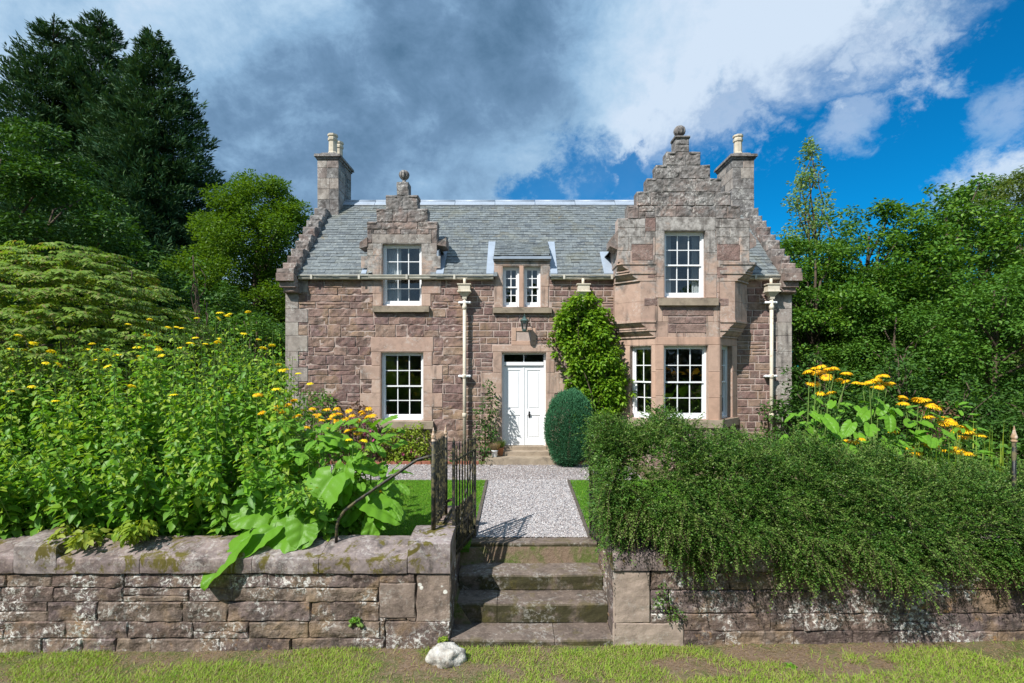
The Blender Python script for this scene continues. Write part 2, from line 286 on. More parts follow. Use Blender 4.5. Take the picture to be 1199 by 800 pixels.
# ------------------------------------------------------------------ object helpers
ORG = {}
def empty(name, label, cat, loc=(0, 0, 0), group=None):
    o = bpy.data.objects.new(name, None); COL.objects.link(o); o.location = loc; ORG[o.name] = Vector(loc)
    o.empty_display_size = .2
    o['label'] = label; o['category'] = cat
    if group: o['group'] = group
    return o
def tag(o, label, cat=None, group=None, kind=None):
    if label: o['label'] = label
    if cat: o['category'] = cat
    if group: o['group'] = group
    if kind: o['kind'] = kind
    return o
def root_of(o):
    while o.parent: o = o.parent
    return o
def link(name, me, parent=None, at=None):
    o = bpy.data.objects.new(name, me); COL.objects.link(o)
    if parent: o.parent = parent
    if at is not None: o.location = at; ORG[o.name] = Vector(at)
    return o
class MB:
    """collects faces in world coordinates; build() links them as ONE mesh object"""
    def __init__(s): s.v = []; s.f = []; s.m = []; s.mats = []; s.cur = 0; s.sm = []; s.smooth = False
    def mat(s, name):
        if name not in s.mats: s.mats.append(name)
        s.cur = s.mats.index(name); return s
    def vv(s, *pts):
        i = len(s.v); s.v.extend([tuple(p) for p in pts]); return i
    def face(s, idx): s.f.append(tuple(idx)); s.m.append(s.cur); s.sm.append(s.smooth)
    def poly(s, pts):
        i = s.vv(*pts); s.face(range(i, i+len(pts)))
    def box(s, x0, x1, y0, y1, z0, z1, taper=0):
        t = taper
        s.hexa([(x0, y0, z0), (x1, y0, z0), (x1, y1, z0), (x0, y1, z0), (x0+t, y0+t, z1), (x1-t, y0+t, z1), (x1-t, y1-t, z1), (x0+t, y1-t, z1)])
    def hexa(s, p):
        i = s.vv(*p)
        for q in ((3, 2, 1, 0), (4, 5, 6, 7), (0, 1, 5, 4), (1, 2, 6, 5), (2, 3, 7, 6), (3, 0, 4, 7)): s.face([i+k for k in q])
    def fbox(s, fr, u0, u1, z0, z1, w0, w1):
        p = fr
        s.hexa([p(u0, z0, w0), p(u0, z0, w1), p(u1, z0, w1), p(u1, z0, w0), p(u0, z1, w0), p(u0, z1, w1), p(u1, z1, w1), p(u1, z1, w0)][::1])
    def prism(s, poly, z0, z1, poly2=None):
        """xy polygon extruded in z"""
        n = len(poly); p2 = poly2 or poly
        i = s.vv(*[(x, y, z0) for x, y in poly], *[(x, y, z1) for x, y in p2])
        s.face([i+k for k in range(n)][::-1]); s.face([i+n+k for k in range(n)])
        for k in range(n): s.face((i+k, i+(k+1) % n, i+n+(k+1) % n, i+n+k))
    def extr(s, pts, d):
        """3d polygon extruded by vector d"""
        n = len(pts); d = Vector(d)
        i = s.vv(*pts, *[Vector(p)+d for p in pts])
        s.face([i+k for k in range(n)]); s.face([i+n+k for k in range(n)][::-1])
        for k in range(n): s.face((i+(k+1) % n, i+k, i+n+k, i+n+(k+1) % n))
    def lathe(s, c, prof, n=16, ang0=0, sx=1, sy=1):
        """prof = [(r,z)], closed at ends if r==0"""
        i = len(s.v)
        for r, z in prof:
            for k in range(n):
                a = ang0+2*math.pi*k/n
                s.v.append((c[0]+r*math.cos(a)*sx, c[1]+r*math.sin(a)*sy, c[2]+z))
        for j in range(len(prof)-1):
            for k in range(n):
                s.face((i+j*n+k, i+j*n+(k+1) % n, i+(j+1)*n+(k+1) % n, i+(j+1)*n+k))
        s.face([i+k for k in range(n)][::-1]); s.face([i+(len(prof)-1)*n+k for k in range(n)])
    def tube(s, pts, rad, n=8, cap=True):
        pts = [Vector(p) for p in pts]; i0 = len(s.v); N = len(pts)
        up = Vector((0, 0, 1)); last = None
        for j, p in enumerate(pts):
            d = (pts[min(j+1, N-1)]-pts[max(j-1, 0)]).normalized()
            a = d.cross(up if abs(d.z) < .95 else Vector((1, 0, 0))).normalized() if last is None else (last-d*last.dot(d)).normalized()
            last = a; b = d.cross(a)
            r = rad[j] if hasattr(rad, '__len__') else rad
            for k in range(n):
                t = 2*math.pi*k/n; s.v.append(tuple(p+a*(r*math.cos(t))+b*(r*math.sin(t))))
        for j in range(N-1):
            for k in range(n): s.face((i0+j*n+k, i0+j*n+(k+1) % n, i0+(j+1)*n+(k+1) % n, i0+(j+1)*n+k))
        if cap: s.face([i0+k for k in range(n)][::-1]); s.face([i0+(N-1)*n+k for k in range(n)])
    def build(s, name, parent=None, at=None):
        me = bpy.data.meshes.new(name)
        off = Vector(at) if at is not None else (ORG.get(root_of(parent).name, Vector()) if parent else Vector())
        me.from_pydata([(x-off.x, y-off.y, z-off.z) for x, y, z in s.v], [], s.f)
        for k in s.mats: me.materials.append(MATS[k])
        me.polygons.foreach_set('material_index', s.m); me.polygons.foreach_set('use_smooth', s.sm)
        import bmesh
        bm = bmesh.new(); bm.from_mesh(me); bmesh.ops.recalc_face_normals(bm, faces=bm.faces); bm.to_mesh(me); bm.free()
        return link(name, me, parent, at)
class Fr:
    def __init__(s, ox, oy, ud):
        s.o = Vector((ox, oy, 0)); s.u = Vector((ud[0], ud[1], 0)).normalized(); s.nn = Vector((s.u.y, -s.u.x, 0))
    def __call__(s, u, z, w): 
        p = s.o+s.u*u+s.nn*w; return (p.x, p.y, z)
def rsub(rects, hole):
    out = []; hx0, hx1, hz0, hz1 = hole
    for (x0, x1, z0, z1) in rects:
        if hx0 >= x1 or hx1 <= x0 or hz0 >= z1 or hz1 <= z0: out.append((x0, x1, z0, z1)); continue
        if x0 < hx0: out.append((x0, hx0, z0, z1))
        if hx1 < x1: out.append((hx1, x1, z0, z1))
        a, b = max(x0, hx0), min(x1, hx1)
        if z0 < hz0: out.append((a, b, z0, hz0))
        if hz1 < z1: out.append((a, b, hz1, z1))
    return out
def wall_grid(mb, fr, solids, holes, wf, wb):
    xs = sorted({round(v, 4) for r in solids+holes for v in r[:2]}); zs = sorted({round(v, 4) for r in solids+holes for v in r[2:]})
    def sol(i, j):
        if i < 0 or j < 0 or i >= len(xs)-1 or j >= len(zs)-1: return False
        x = (xs[i]+xs[i+1])/2; z = (zs[j]+zs[j+1])/2
        return any(a < x < b and c < z < d for a, b, c, d in solids) and not any(a < x < b and c < z < d for a, b, c, d in holes)
    for i in range(len(xs)-1):
        for j in range(len(zs)-1):
            if not sol(i, j): continue
            x0, x1, z0, z1 = xs[i], xs[i+1], zs[j], zs[j+1]
            mb.poly([fr(x0, z0, wf), fr(x1, z0, wf), fr(x1, z1, wf), fr(x0, z1, wf)])
            mb.poly([fr(x1, z0, wb), fr(x0, z0, wb), fr(x0, z1, wb), fr(x1, z1, wb)])
            if not sol(i-1, j): mb.poly([fr(x0, z0, wb), fr(x0, z0, wf), fr(x0, z1, wf), fr(x0, z1, wb)])
            if not sol(i+1, j): mb.poly([fr(x1, z0, wf), fr(x1, z0, wb), fr(x1, z1, wb), fr(x1, z1, wf)])
            if not sol(i, j-1): mb.poly([fr(x0, z0, wb), fr(x1, z0, wb), fr(x1, z0, wf), fr(x0, z0, wf)])
            if not sol(i, j+1): mb.poly([fr(x0, z1, wf), fr(x1, z1, wf), fr(x1, z1, wb), fr(x0, z1, wb)])
def block(mb, fr, u0, u1, z0, z1, w0, w1, step=.12, bev=.012, amp=.01, joint=.007, freq=6, jit=.004, smooth=False):
    u0 += joint; u1 -= joint; z0 += joint; z1 -= joint
    if u1-u0 < .02 or z1-z0 < .02: return
    bev = min(bev, (u1-u0)*.3, (z1-z0)*.3)
    def lines(a, b):
        n = max(1, round((b-a-2*bev)/step)); return [a]+[a+bev+(b-a-2*bev)*k/n for k in range(n+1)]+[b]
    us, zs = lines(u0, u1), lines(z0, z1); nu, nz = len(us), len(zs)
    i0 = len(mb.v); seed = random.random()*50; tilt = random.uniform(-1, 1)*amp*.5
    cj = [(random.uniform(-jit, jit), random.uniform(-jit, jit)) for _ in range(4)]
    for j, z in enumerate(zs):
        for i, u in enumerate(us):
            border = i in (0, nu-1) or j in (0, nz-1)
            fu, fz = (u-u0)/(u1-u0), (z-z0)/(z1-z0)
            du = (cj[0][0]*(1-fu)+cj[1][0]*fu)*(1-fz)+(cj[2][0]*(1-fu)+cj[3][0]*fu)*fz
            dz = (cj[0][1]*(1-fu)+cj[1][1]*fu)*(1-fz)+(cj[2][1]*(1-fu)+cj[3][1]*fu)*fz
            nn = mnoise.noise(Vector((u*freq+seed, z*freq*1.5, seed)))+.5*mnoise.noise(Vector((u*freq*2.7, z*freq*3+seed, seed)))
            ww = w1+nn*amp+tilt*(fu-.5)
            if border:
                ww = w1-bev+nn*amp*.4
                du += mnoise.noise(Vector((seed, z*9, u)))*jit*1.6; dz += mnoise.noise(Vector((u*9, seed, z)))*jit*1.6
            mb.v.append(fr(u+du, z+dz, ww))
    mb.smooth = smooth
    for j in range(nz-1):
        for i in range(nu-1):
            a = i0+j*nu+i; mb.face((a, a+1, a+nu+1, a+nu))
    ring = [i0+i for i in range(nu)]+[i0+j*nu+nu-1 for j in range(1, nz)]+[i0+(nz-1)*nu+i for i in range(nu-2, -1, -1)]+[i0+j*nu for j in range(nz-2, 0, -1)]
    b0 = len(mb.v)
    back = []
    for r in ring:
        v = Vector(mb.v[r]); d = (v-fr.o).dot(fr.nn); mb.v.append(tuple(v-fr.nn*(d-w0))); back.append(len(mb.v)-1)
    for k in range(len(ring)):
        k2 = (k+1) % len(ring); mb.face((ring[k2], ring[k], back[k], back[k2]))
    mb.smooth = False
def courses(z0, z1, lo, hi):
    zs = [z0]
    while z1-zs[-1] > hi*1.3: zs.append(zs[-1]+random.uniform(lo, hi))
    if z1-zs[-1] > hi: zs.append((zs[-1]+z1)/2)
    zs.append(z1); return zs
def fill(mb, fr, region, holes, ch, cw, w0, w1, sneck=0.15, mats=None, **kw):
    x0, x1, z0, z1 = region; zs = courses(z0, z1, *ch)
    for a, b in zip(zs, zs[1:]):
        x = x0-random.uniform(0, cw[0])
        while x < x1:
            wd = random.uniform(*cw); xe = x+wd
            if x1-xe < cw[0]*.5: xe = x1
            cells = [(max(x, x0), min(xe, x1), a, b)]
            if random.random() < sneck and b-a > .13:
                zm = a+(b-a)*random.uniform(.4, .6); cells = [(cells[0][0], cells[0][1], a, zm), (cells[0][0], cells[0][1], zm, b)]
            for c in cells:
                rs = [c]
                for h in holes: rs = rsub(rs, h)
                for r in rs:
                    if r[1]-r[0] > .035 and r[3]-r[2] > .03:
                        if mats: mb.mat(random.choice(mats))
                        block(mb, fr, *r, w0, w1, **kw)
            x = xe

def pz(py, Y): return 2.5+(428-py)*Y/600
def pxx(px, Y): return (px-606)*Y/600
def gz(y): return min(.22, max(0, (y-7.23)*.0417))
YW, YF, YR, YB = 12.5, 11.82, 15.05, 17.6
XL, XR = -5.67, 6.70
EAVE, RIDGE = 4.69, 7.28
K = (RIDGE-4.72)/(YR-12.45)
def roofz(y): return 4.72+(y-12.45)*K
FW = Fr(0, YW, (1, 0)); FB = Fr(0, YF, (1, 0))
FCL = Fr(2.5, YW, (.69, -.68)); FCR = Fr(4.67, YF, (.69, .68)); CL = math.hypot(.69, .68)

# ================================================================== HOUSE
house = empty('stone_house', 'reddish sandstone house with crow-stepped gables, slate roof and white double door', 'house', (.5, YW, .2))
H = house
# openings on main facade
o_ul = (-3.32, -2.333, 3.95, 5.48); o_ll = (-3.35, -2.29, 1.146, 2.833)
o_door = (-.396, .708, .30, 2.833)
o_c1 = (-.375, .05, 3.917, 4.94); o_c2 = (.145, .575, 3.917, 4.94)
o_bay = (2.55, 5.3, .2, 4.9)
DORM = [(-3.67, -1.965, 4.69, 6.0), (-3.44, -2.2, 6.0, 6.31), (-3.21, -2.44, 6.31, 6.646), (-2.946, -2.667, 6.646, 6.98)]
wall = MB().mat('mortar')
WB = -.013
wall_grid(wall, FW, [(XL, XR, -.3, EAVE), (-.57, .79, EAVE, 5.04)], [o_ul, o_ll, o_door, o_c1, o_c2, o_bay], WB, -.5)
# side and rear walls
for fr in (Fr(XL, YB, (0, -1)), Fr(XR, YW, (0, 1))):
    L = YB-YW; a, b = (0.51, L) if fr.u.y > 0 else (0, L-.51)
    wall.fbox(fr, a, b, -.3, EAVE, -.45, WB)
    wall.extr([fr(a if fr.u.y > 0 else 0, EAVE, WB), fr(L if fr.u.y > 0 else b, EAVE, WB), fr(L/2, RIDGE-.12, WB)], fr.nn*-.4)
    wall.mat('rock_faced_sandstone'); fill(wall, fr, (0.02, L-.02, 0, EAVE), [], (.2, .32), (.3, .8), WB, 0, step=.3); wall.mat('mortar')
wall.fbox(Fr(XR, YB, (-1, 0)), .5, XR-XL-.5, -.3, EAVE, -.4, 0)
# dressed surrounds --------------------------------------------------
dress = []
def surround(o, lint=.35, jw=.2, jl=.46, head=True, m='dressed_sandstone', nj=5, ext=.02, zb=None):
    x0, x1, z0, z1 = o; zb = z0 if zb is None else zb
    rs = []
    hs = [zb+(z1-zb)*k/nj for k in range(nj+1)]
    for k in range(nj):
        wd = jw if (k+nj) % 2 else jl
        rs.append((x0-wd, x0, hs[k], hs[k+1])); wd2 = jw if (k+nj) % 2 else jl*.92
        rs.append((x1, x1+wd2, hs[k], hs[k+1]))
    if head: rs.append((x0-jw-.02, x1+jw+.02, z1, z1+lint))
    for r in rs: dress.append((r, m))
surround(o_ll, .36, .215, .5, nj=5)
surround((o_ul[0], o_ul[1], o_ul[2], 5.48), .2, .215, .5, nj=5, head=False)
surround(o_door, .16, .20, .5, nj=5)
surround((o_c1[0], o_c2[1], 3.917, 4.94), .1, .195, .195, nj=2, head=False)
surround((o_c1[0], o_c2[1], 3.917, 4.5), .1, .195, .55, nj=1, head=False)
dress.append(((.05, .145, 3.917, 4.94), 'pink_sandstone'))
dress.append(((-.57, .79, 4.94, 5.04), 'dressed_sandstone'))
dress += [((-.15, .45, 2.993, 3.10), 'pink_sandstone'), ((-.15, -.03, 3.10, 3.42), 'pink_sandstone'), ((.33, .45, 3.10, 3.42), 'pink_sandstone'), ((-.03, .33, 3.33, 3.42), 'pink_sandstone')]
# corner quoins
z = 0
k = 0
while z < EAVE-.1:
    h = min(random.uniform(.3, .42), EAVE-z); wd = .32 if k % 2 else .55
    dress.append(((XL, XL+wd, z, z+h), 'corner_sandstone')); wd = .5 if k % 2 else .36
    dress.append(((XR-wd, XR, z, z+h), 'corner_sandstone')); z += h; k += 1
sill_h = [(-3.52, -2.15, 3.80, 3.95), (-3.45, -2.05, .955, 1.146), (-.60, .83, 3.775, 3.917), (-.03, .33, 3.10, 3.33)]
holes = [o_ul, o_ll, o_door, o_c1, o_c2, (2.5, 5.36, .1, 4.9)]+sill_h
seen = []
for r, mm in dress:
    rs = [r]
    for h in holes+seen: rs = rsub(rs, h)
    for q in rs:
        wall.mat(mm)
        if q[1]-q[0] > .03 and q[3]-q[2] > .03:
            block(wall, FW, *q, WB, .006 if mm != 'corner_sandstone' else .004, step=.3, bev=.006, amp=.002 if mm != 'corner_sandstone' else .006, joint=.003, jit=.001)
    seen.append(r)
wall.mat('rock_faced_sandstone')
for reg, cw, ch in (((XL, -1.3, .12, EAVE), (.25, .85), (.16, .30)), ((-1.3, 2.5, .12, EAVE), (.16, .55), (.13, .21)), ((5.36, XR, .12, EAVE), (.2, .55), (.14, .2))):
    fill(wall, FW, reg, holes+seen, ch, cw, WB, 0, sneck=.22, amp=.024 if reg[0] == XL else .010, step=.08, bev=.012, joint=.006 if reg[0] == XL else .010, jit=.009 if reg[0] == XL else .004)
# reveal liners
def liner(mb, fr, o, d0=0.0, d1=-.16, t=.012, bottom=True):
    x0, x1, z0, z1 = o; d0 -= .004
    mb.mat('dressed_sandstone')
    mb.fbox(fr, x0-.001, x0+t, z0, z1, d1, d0); mb.fbox(fr, x1-t, x1+.001, z0, z1, d1, d0)
    mb.fbox(fr, x0+t, x1-t, z1-t, z1+.001, d1, d0)
    if bottom: mb.fbox(fr, x0+t, x1-t, z0-.001, z0+t, d1, d0)
for o in (o_ul, o_ll, o_c1, o_c2): liner(wall, FW, o)
liner(wall, FW, o_door, bottom=False)
wall.build('wall', H)

def sill(o, fr, parent, proj=.09, name='sill', m='doorstep_stone'):
    mb = MB().mat(m); x0, x1, z0, z1 = o
    p = fr
    mb.hexa([p(x0, z0, -.1), p(x0, z0, proj-.01), p(x1, z0, proj-.01), p(x1, z0, -.1), p(x0, z1+.01, -.1), p(x0, z1-.012, proj), p(x1, z1-.012, proj), p(x1, z1+.01, -.1)])
    return mb.build(name, parent)

def window(fr, o, nx, nz, parent, label=None, curtain=0, w=-.12, sill_o=None):
    """sliding sash window: outer case, two sashes, panes"""
    x0, x1, z0, z1 = o; x0 += .012; x1 -= .012; z1 -= .012
    f = MB().mat('white_paint'); c = .045
    f.fbox(fr, x0, x0+c, z0, z1, w-.09, w); f.fbox(fr, x1-c, x1, z0, z1, w-.09, w)
    f.fbox(fr, x0+c, x1-c, z1-c, z1, w-.09, w); f.fbox(fr, x0+c, x1-c, z0+.012, z0+.06, w-.09, w+.015)
    win = f.build('window', parent)
    if label: win['label'] = label
    a0, a1, b0, b1 = x0+c, x1-c, z0+.06, z1-c; zm = (b0+b1)/2
    for (s0, s1, ww, bot) in ((zm-.018, b1, w-.025, .035), (b0, zm+.018, w-.06, .085)):
        s = MB().mat('white_paint'); r = .034; t = .032
        s.fbox(fr, a0, a0+r, s0, s1, ww-t, ww); s.fbox(fr, a1-r, a1, s0, s1, ww-t, ww)
        s.fbox(fr, a0+r, a1-r, s1-.036, s1, ww-t, ww); s.fbox(fr, a0+r, a1-r, s0, s0+bot, ww-t, ww)
        for k in range(1, nx):
            xx = a0+r+(a1-a0-2*r)*k/nx; s.fbox(fr, xx-.011, xx+.011, s0+bot, s1-.036, ww-t+.004, ww-.004)
        hz = nz//2
        for k in range(1, hz):
            zz = s0+bot+(s1-.036-s0-bot)*k/hz; s.fbox(fr, a0+r, a1-r, zz-.010, zz+.010, ww-t+.002, ww-.006)
        s.build('sash', win)
        g = MB().mat('window_glass')
        hz2 = max(1, nz//2)
        for i in range(nx):
            for j in range(hz2):
                u0 = a0+r+(a1-a0-2*r)*i/nx+.004; u1 = a0+r+(a1-a0-2*r)*(i+1)/nx-.004
                v0 = s0+bot+(s1-.036-s0-bot)*j/hz2+.004; v1 = s0+bot+(s1-.036-s0-bot)*(j+1)/hz2-.004
                tx, tz = random.uniform(-.0015, .0015), random.uniform(-.0015, .0015)
                g.poly([fr(u0, v0, ww-.016+tx+tz), fr(u1, v0, ww-.016-tx+tz), fr(u1, v1, ww-.016-tx-tz), fr(u0, v1, ww-.016+tx-tz)])
        g.build('pane', win)
    if curtain:
        for side in ((0, 1) if curtain == 2 else (0,)):
            cm = MB().mat('curtain_cloth'); cm.smooth = True
            wd = (x1-x0)*(.22 if curtain == 2 else .40); n = 40
            for k in range(n+1):
                u = (x0+.02+wd*k/n) if side == 0 else (x1-.02-wd*k/n)
                ww = w-.17+.022*math.sin(k*1.15)+.008*math.sin(k*.37+1)
                cm.v.append(fr(u, z0-.02, ww)); cm.v.append(fr(u, z1, ww))
            for k in range(n): cm.face((2*k, 2*k+2, 2*k+3, 2*k+1))
            cm.build('curtain', win)
    if sill_o: sill(sill_o, fr, win)
    return win
window(FW, o_ul, 3, 4, H, 'upper sash window in the left dormer with a white curtain', 1, sill_o=sill_h[0])
window(FW, o_ll, 3, 4, H, 'ground-floor sash window with dark panes left of the door', sill_o=sill_h[1])
w1 = window(FW, o_c1, 2, 4, H, 'narrow left light of the small paired window above the door', sill_o=sill_h[2])
window(FW, o_c2, 2, 4, H, 'narrow right light of the small paired window above the door')

# plaque with carved monogram
pl = MB().mat('pink_sandstone'); pl.fbox(FW, -.03, .33, 3.10, 3.33, -.3, -.035)
for (a, b, c, d) in ((.07, .085, 3.16, 3.28), (.03, .075, 3.16, 3.175), (.03, .045, 3.175, 3.21), (.12, .135, 3.16, 3.28), (.16, .225, 3.265, 3.28), (.16, .175, 3.16, 3.265), (.175, .225, 3.16, 3.175), (.175, .215, 3.21, 3.225), (.25, .265, 3.16, 3.28)):
    pl.fbox(FW, a, b, c, d, -.035, -.024)
pl.build('date_plaque', H)

# door ---------------------------------------------------------------
df = MB().mat('white_paint'); W = -.14
df.fbox(FW, -.384, -.335, .52, 2.82, W-.1, W); df.fbox(FW, .645, .696, .52, 2.82, W-.1, W)
df.fbox(FW, -.335, .645, 2.77, 2.82, W-.1, W); df.fbox(FW, -.335, .645, 2.50, 2.585, W-.1, W+.012)
df.fbox(FW, .145, .165, 2.585, 2.77, W-.07, W-.02)
door = df.build('door', H)
g = MB().mat('window_glass'); g.poly([FW(-.33, 2.59, W-.045), FW(.14, 2.59, W-.045), FW(.14, 2.766, W-.045), FW(-.33, 2.766, W-.045)])
g.poly([FW(.17, 2.59, W-.045), FW(.64, 2.59, W-.045), FW(.64, 2.766, W-.045), FW(.17, 2.766, W-.045)]); g.build('pane', door)
for a, b in ((-.333, .149), (.153, .643)):
    l = MB().mat('white_paint'); t0, t1 = W-.075, W-.03
    l.fbox(FW, a, b, .53, 2.495, t0, t1-.014)
    for q in ((a, a+.085, .53, 2.495), (b-.085, b, .53, 2.495), (a+.085, b-.085, .53, .70), (a+.085, b-.085, 1.27, 1.42), (a+.085, b-.085, 2.38, 2.495)): l.fbox(FW, *q, t1-.013, t1)
    for (c, d) in ((.74, 1.23), (1.46, 2.34)): l.fbox(FW, a+.125, b-.125, c, d, t1-.013, t1-.006)
    if a > 0: l.fbox(FW, a-.012, a+.012, .53, 2.495, t1+.001, t1+.012)
    l.build('door_leaf', door)
h = MB().mat('black_metal'); h.smooth = True
hp = FW(.29, 1.30, W-.028); h.lathe((hp[0], hp[1]-.03, hp[2]), [(0, -.028), (.02, -.022), (.028, 0), (.02, .022), (0, .028)], 10)
h.smooth = False; h.fbox(FW, .272, .308, 1.21, 1.36, W-.03, W-.022); h.build('door_handle', door)
th = MB().mat('doorstep_stone'); th.box(-.393, .705, YW-.02, YW+.45, .3, .522)
th.build('threshold', door)
# doorsteps
ds = MB().mat('doorstep_stone'); F2 = Fr(0, 11.9, (1, 0))
ds.box(-.75, 1.06, 11.905, 12.49, .05, .35)
block(ds, F2, -.76, 1.07, .06, .352, -.02, .0, step=.15, bev=.02, amp=.008, joint=0)
ds.box(-.46, .75, 12.2, 12.489, .35, .44)
ds.build('doorstep', H)

# ------------------------------------------------------------- left dormer
dm = MB().mat('weathered_sandstone'); up = [(-3.67, -1.965, EAVE+.002, 6.0)]+DORM[1:]
wall_grid(dm, FW, up, [o_ul], WB, -.32)
hol = [o_ul, (-3.55, -2.1, 5.48, 5.70)]
for r in ((-3.67, -3.32, 4.7, 5.48), (-2.333, -1.965, 4.7, 5.48)):
    fill(dm.mat('corner_sandstone'), FW, r, [], (.22, .3), (.5, .6), WB, .004, sneck=0, step=.2, bev=.008, amp=.005, joint=.003)
block(dm.mat('corner_sandstone'), FW, -3.55, -2.1, 5.48, 5.70, WB, .006, step=.3, bev=.008, amp=.004, joint=.003)
for r in up:
    rr = (r[0], r[1], max(r[2], 5.48), r[3])
    fill(dm.mat('weathered_sandstone'), FW, rr, hol, (.29, .36), (.3, .6), WB, .003, sneck=0, step=.05, bev=.016, amp=.020, joint=.0, jit=.008)
for (x0, x1, z1) in ((-3.68, -3.42, 6.0), (-2.22, -1.955, 6.0), (-3.45, -3.19, 6.31), (-2.46, -2.19, 6.31), (-3.22, -2.93, 6.646), (-2.68, -2.43, 6.646)):
    dm.mat('weathered_sandstone'); block(dm, Fr(0, YW-.012, (1, 0)), x0, x1, z1-.06, z1+.015, -.34, -.001, step=.06, bev=.026, amp=.026, joint=0)
# cheeks
for x in (-3.64, -2.09):
    y1 = 12.45+(5.45-4.72)/K
    dm.mat('slate').extr([(x, YW+.33, 4.8), (x, y1+.3, 5.45), (x, YW+.33, 5.45)], (.1, 0, 0))
dormer = dm.build('dormer', H)
dormer['label'] = 'crow-stepped dormer gable with grey weathered steps'

def slates(mb, O, xd, sd, x0, x1, s0, s1, holes, row=.128, wid=.20, m='slate'):
    O, xd, sd = Vector(O), Vector(xd).normalized(), Vector(sd).normalized(); nd = xd.cross(sd)
    if nd.z < 0: nd = -nd
    mb.mat(m); s = s0; r = 0; n = int((s1-s0)/row)
    while s < s1-.02:
        rw = row*(1.18-.36*(s-s0)/(s1-s0)); x = x0-(wid*.5 if r % 2 else 0)
        while x < x1:
            ww = wid*random.uniform(.75, 1.25); a, b = max(x, x0), min(x+ww, x1); x += ww
            if b-a < .03: continue
            cx, cs = (a+b)/2, s+rw/2
            if any(h0 < cx < h1 and g0 < cs < g1 for h0, h1, g0, g1 in holes): continue
            j = random.uniform(-.008, .008); lift = .022+random.uniform(-.003, .008); tl = random.uniform(-.002, .002)
            P = lambda xx, ss, hh: tuple(O+xd*xx+sd*ss+nd*hh)
            i = mb.vv(P(a+.002, s+j, lift+tl), P(b-.002, s+j+random.uniform(-.004, .004), lift-tl), P(b-.002, min(s+rw+.05, s1), .010), P(a+.002, min(s+rw+.05, s1), .010), P(a+.002, s+j, lift-.012), P(b-.002, s+j, lift-.012))
            mb.face((i, i+1, i+2, i+3)); mb.face((i+4, i+5, i+1, i)); mb.face((i+4, i, i+3)); mb.face((i+5, i+2, i+1))
        s += rw; r += 1
ct, st = 1/math.hypot(1, K), K/math.hypot(1, K)
SO = (0, 12.36, roofz(12.36)); smax = (YR-12.36)/ct
def s_of(y): return (y-12.36)/ct
rf = MB()
rh = [(-3.56, -2.07, 0, s_of(13.25)), (-.56, .78, 0, s_of(13.3)), (2.42, 5.40, 0, s_of(12.95))]
rf.mat('dark_interior')
class RF:
    def __call__(s, u, z, w): return (u, 12.36+z*ct-w*st*-1*-1, roofz(12.36)+z*st+w*ct)
wall_grid(rf, RF(), [(XL+.3, XR-.3, 0, smax)], rh, -.004, -.06)
slates(rf, SO, (1, 0, 0), (0, ct, st), XL+.34, XR-.34, 0, smax-.03, rh)
# rear slope
rf.mat('slate').poly([(XL+.3, YR, RIDGE), (XR-.3, YR, RIDGE), (XR-.3, YB+.15, RIDGE-(YB+.15-YR)*K), (XL+.3, YB+.15, RIDGE-(YB+.15-YR)*K)])
roof = rf.build('roof', H)
rg = MB().mat('lead_sheet'); rg.smooth = True
for a in range(10):
    x0 = XL+.35+a*(XR-XL-.7)/10; x1 = x0+(XR-XL-.7)/10-.012
    rg.tube([(x0, YR, RIDGE+.03), (x1, YR, RIDGE+.03)], .055, 10)
rg.smooth = False
for a in range(10):
    x0 = XL+.35+a*(XR-XL-.7)/10; x1 = x0+(XR-XL-.7)/10-.012
    rg.hexa([(x0, YR-.17, RIDGE-.12), (x1, YR-.17, RIDGE-.12), (x1, YR, RIDGE+.03), (x0, YR, RIDGE+.03), (x0, YR-.165, RIDGE-.09), (x1, YR-.165, RIDGE-.09), (x1, YR, RIDGE+.07), (x0, YR, RIDGE+.07)])
tag(rg.build('ridge_capping', H), 'pale lead ridge capping')
# dormer roof slopes
dr = MB(); a = math.atan2(.86, .98)
for sg in (-1, 1):
    xe = -2.81+sg*.93; zt = 6.16; ze = 5.32
    L = math.hypot(.93, .84); sdv = (-sg*.93/L, 0, .84/L)
    slates(dr, (xe, YW+.25, ze), (0, 1, 0), sdv, 0, 1.25, 0, L, [], .13, .2)
    dr.mat('dark_interior').poly([(xe, YW+.3, ze), (xe, YW+1.5, ze), (-2.81, YW+1.5, zt), (-2.81, YW+.3, zt)])
dr.build('dormer_roof', dormer)
def flash(x0, x1, ya, yb, wd=.0, up=.05):
    ld = MB().mat('lead_sheet'); ld.hexa([(x0, ya, roofz(ya)+.03), (x1, ya, roofz(ya)+.03), (x1, yb, roofz(yb)+.03), (x0, yb, roofz(yb)+.03), (x0, ya, roofz(ya)+up), (x1, ya, roofz(ya)+up), (x1, yb, roofz(yb)+up), (x0, yb, roofz(yb)+up)]); ld.build('lead_flashing', roof)
flash(-3.80, -3.68, 12.42, 13.15); flash(-1.98, -1.80, 12.42, 13.3); 
flash(-.76, -.58, 12.42, 13.45); flash(.80, .97, 12.42, 13.45)
flash(2.10, 2.34, 12.42, 13.1); flash(5.5, 5.62, 12.42, 13.2)
ld = MB().mat('lead_sheet'); ld.hexa([(-1.99, 12.5, 5.0), (-1.93, 12.5, 5.0), (-1.93, 12.9, 5.35), (-1.99, 12.9, 5.35), (-1.99, 12.5, 5.3), (-1.93, 12.5, 5.3), (-1.93, 12.9, 5.5), (-1.99, 12.9, 5.5)])
ld.build('lead_flashing', roof)
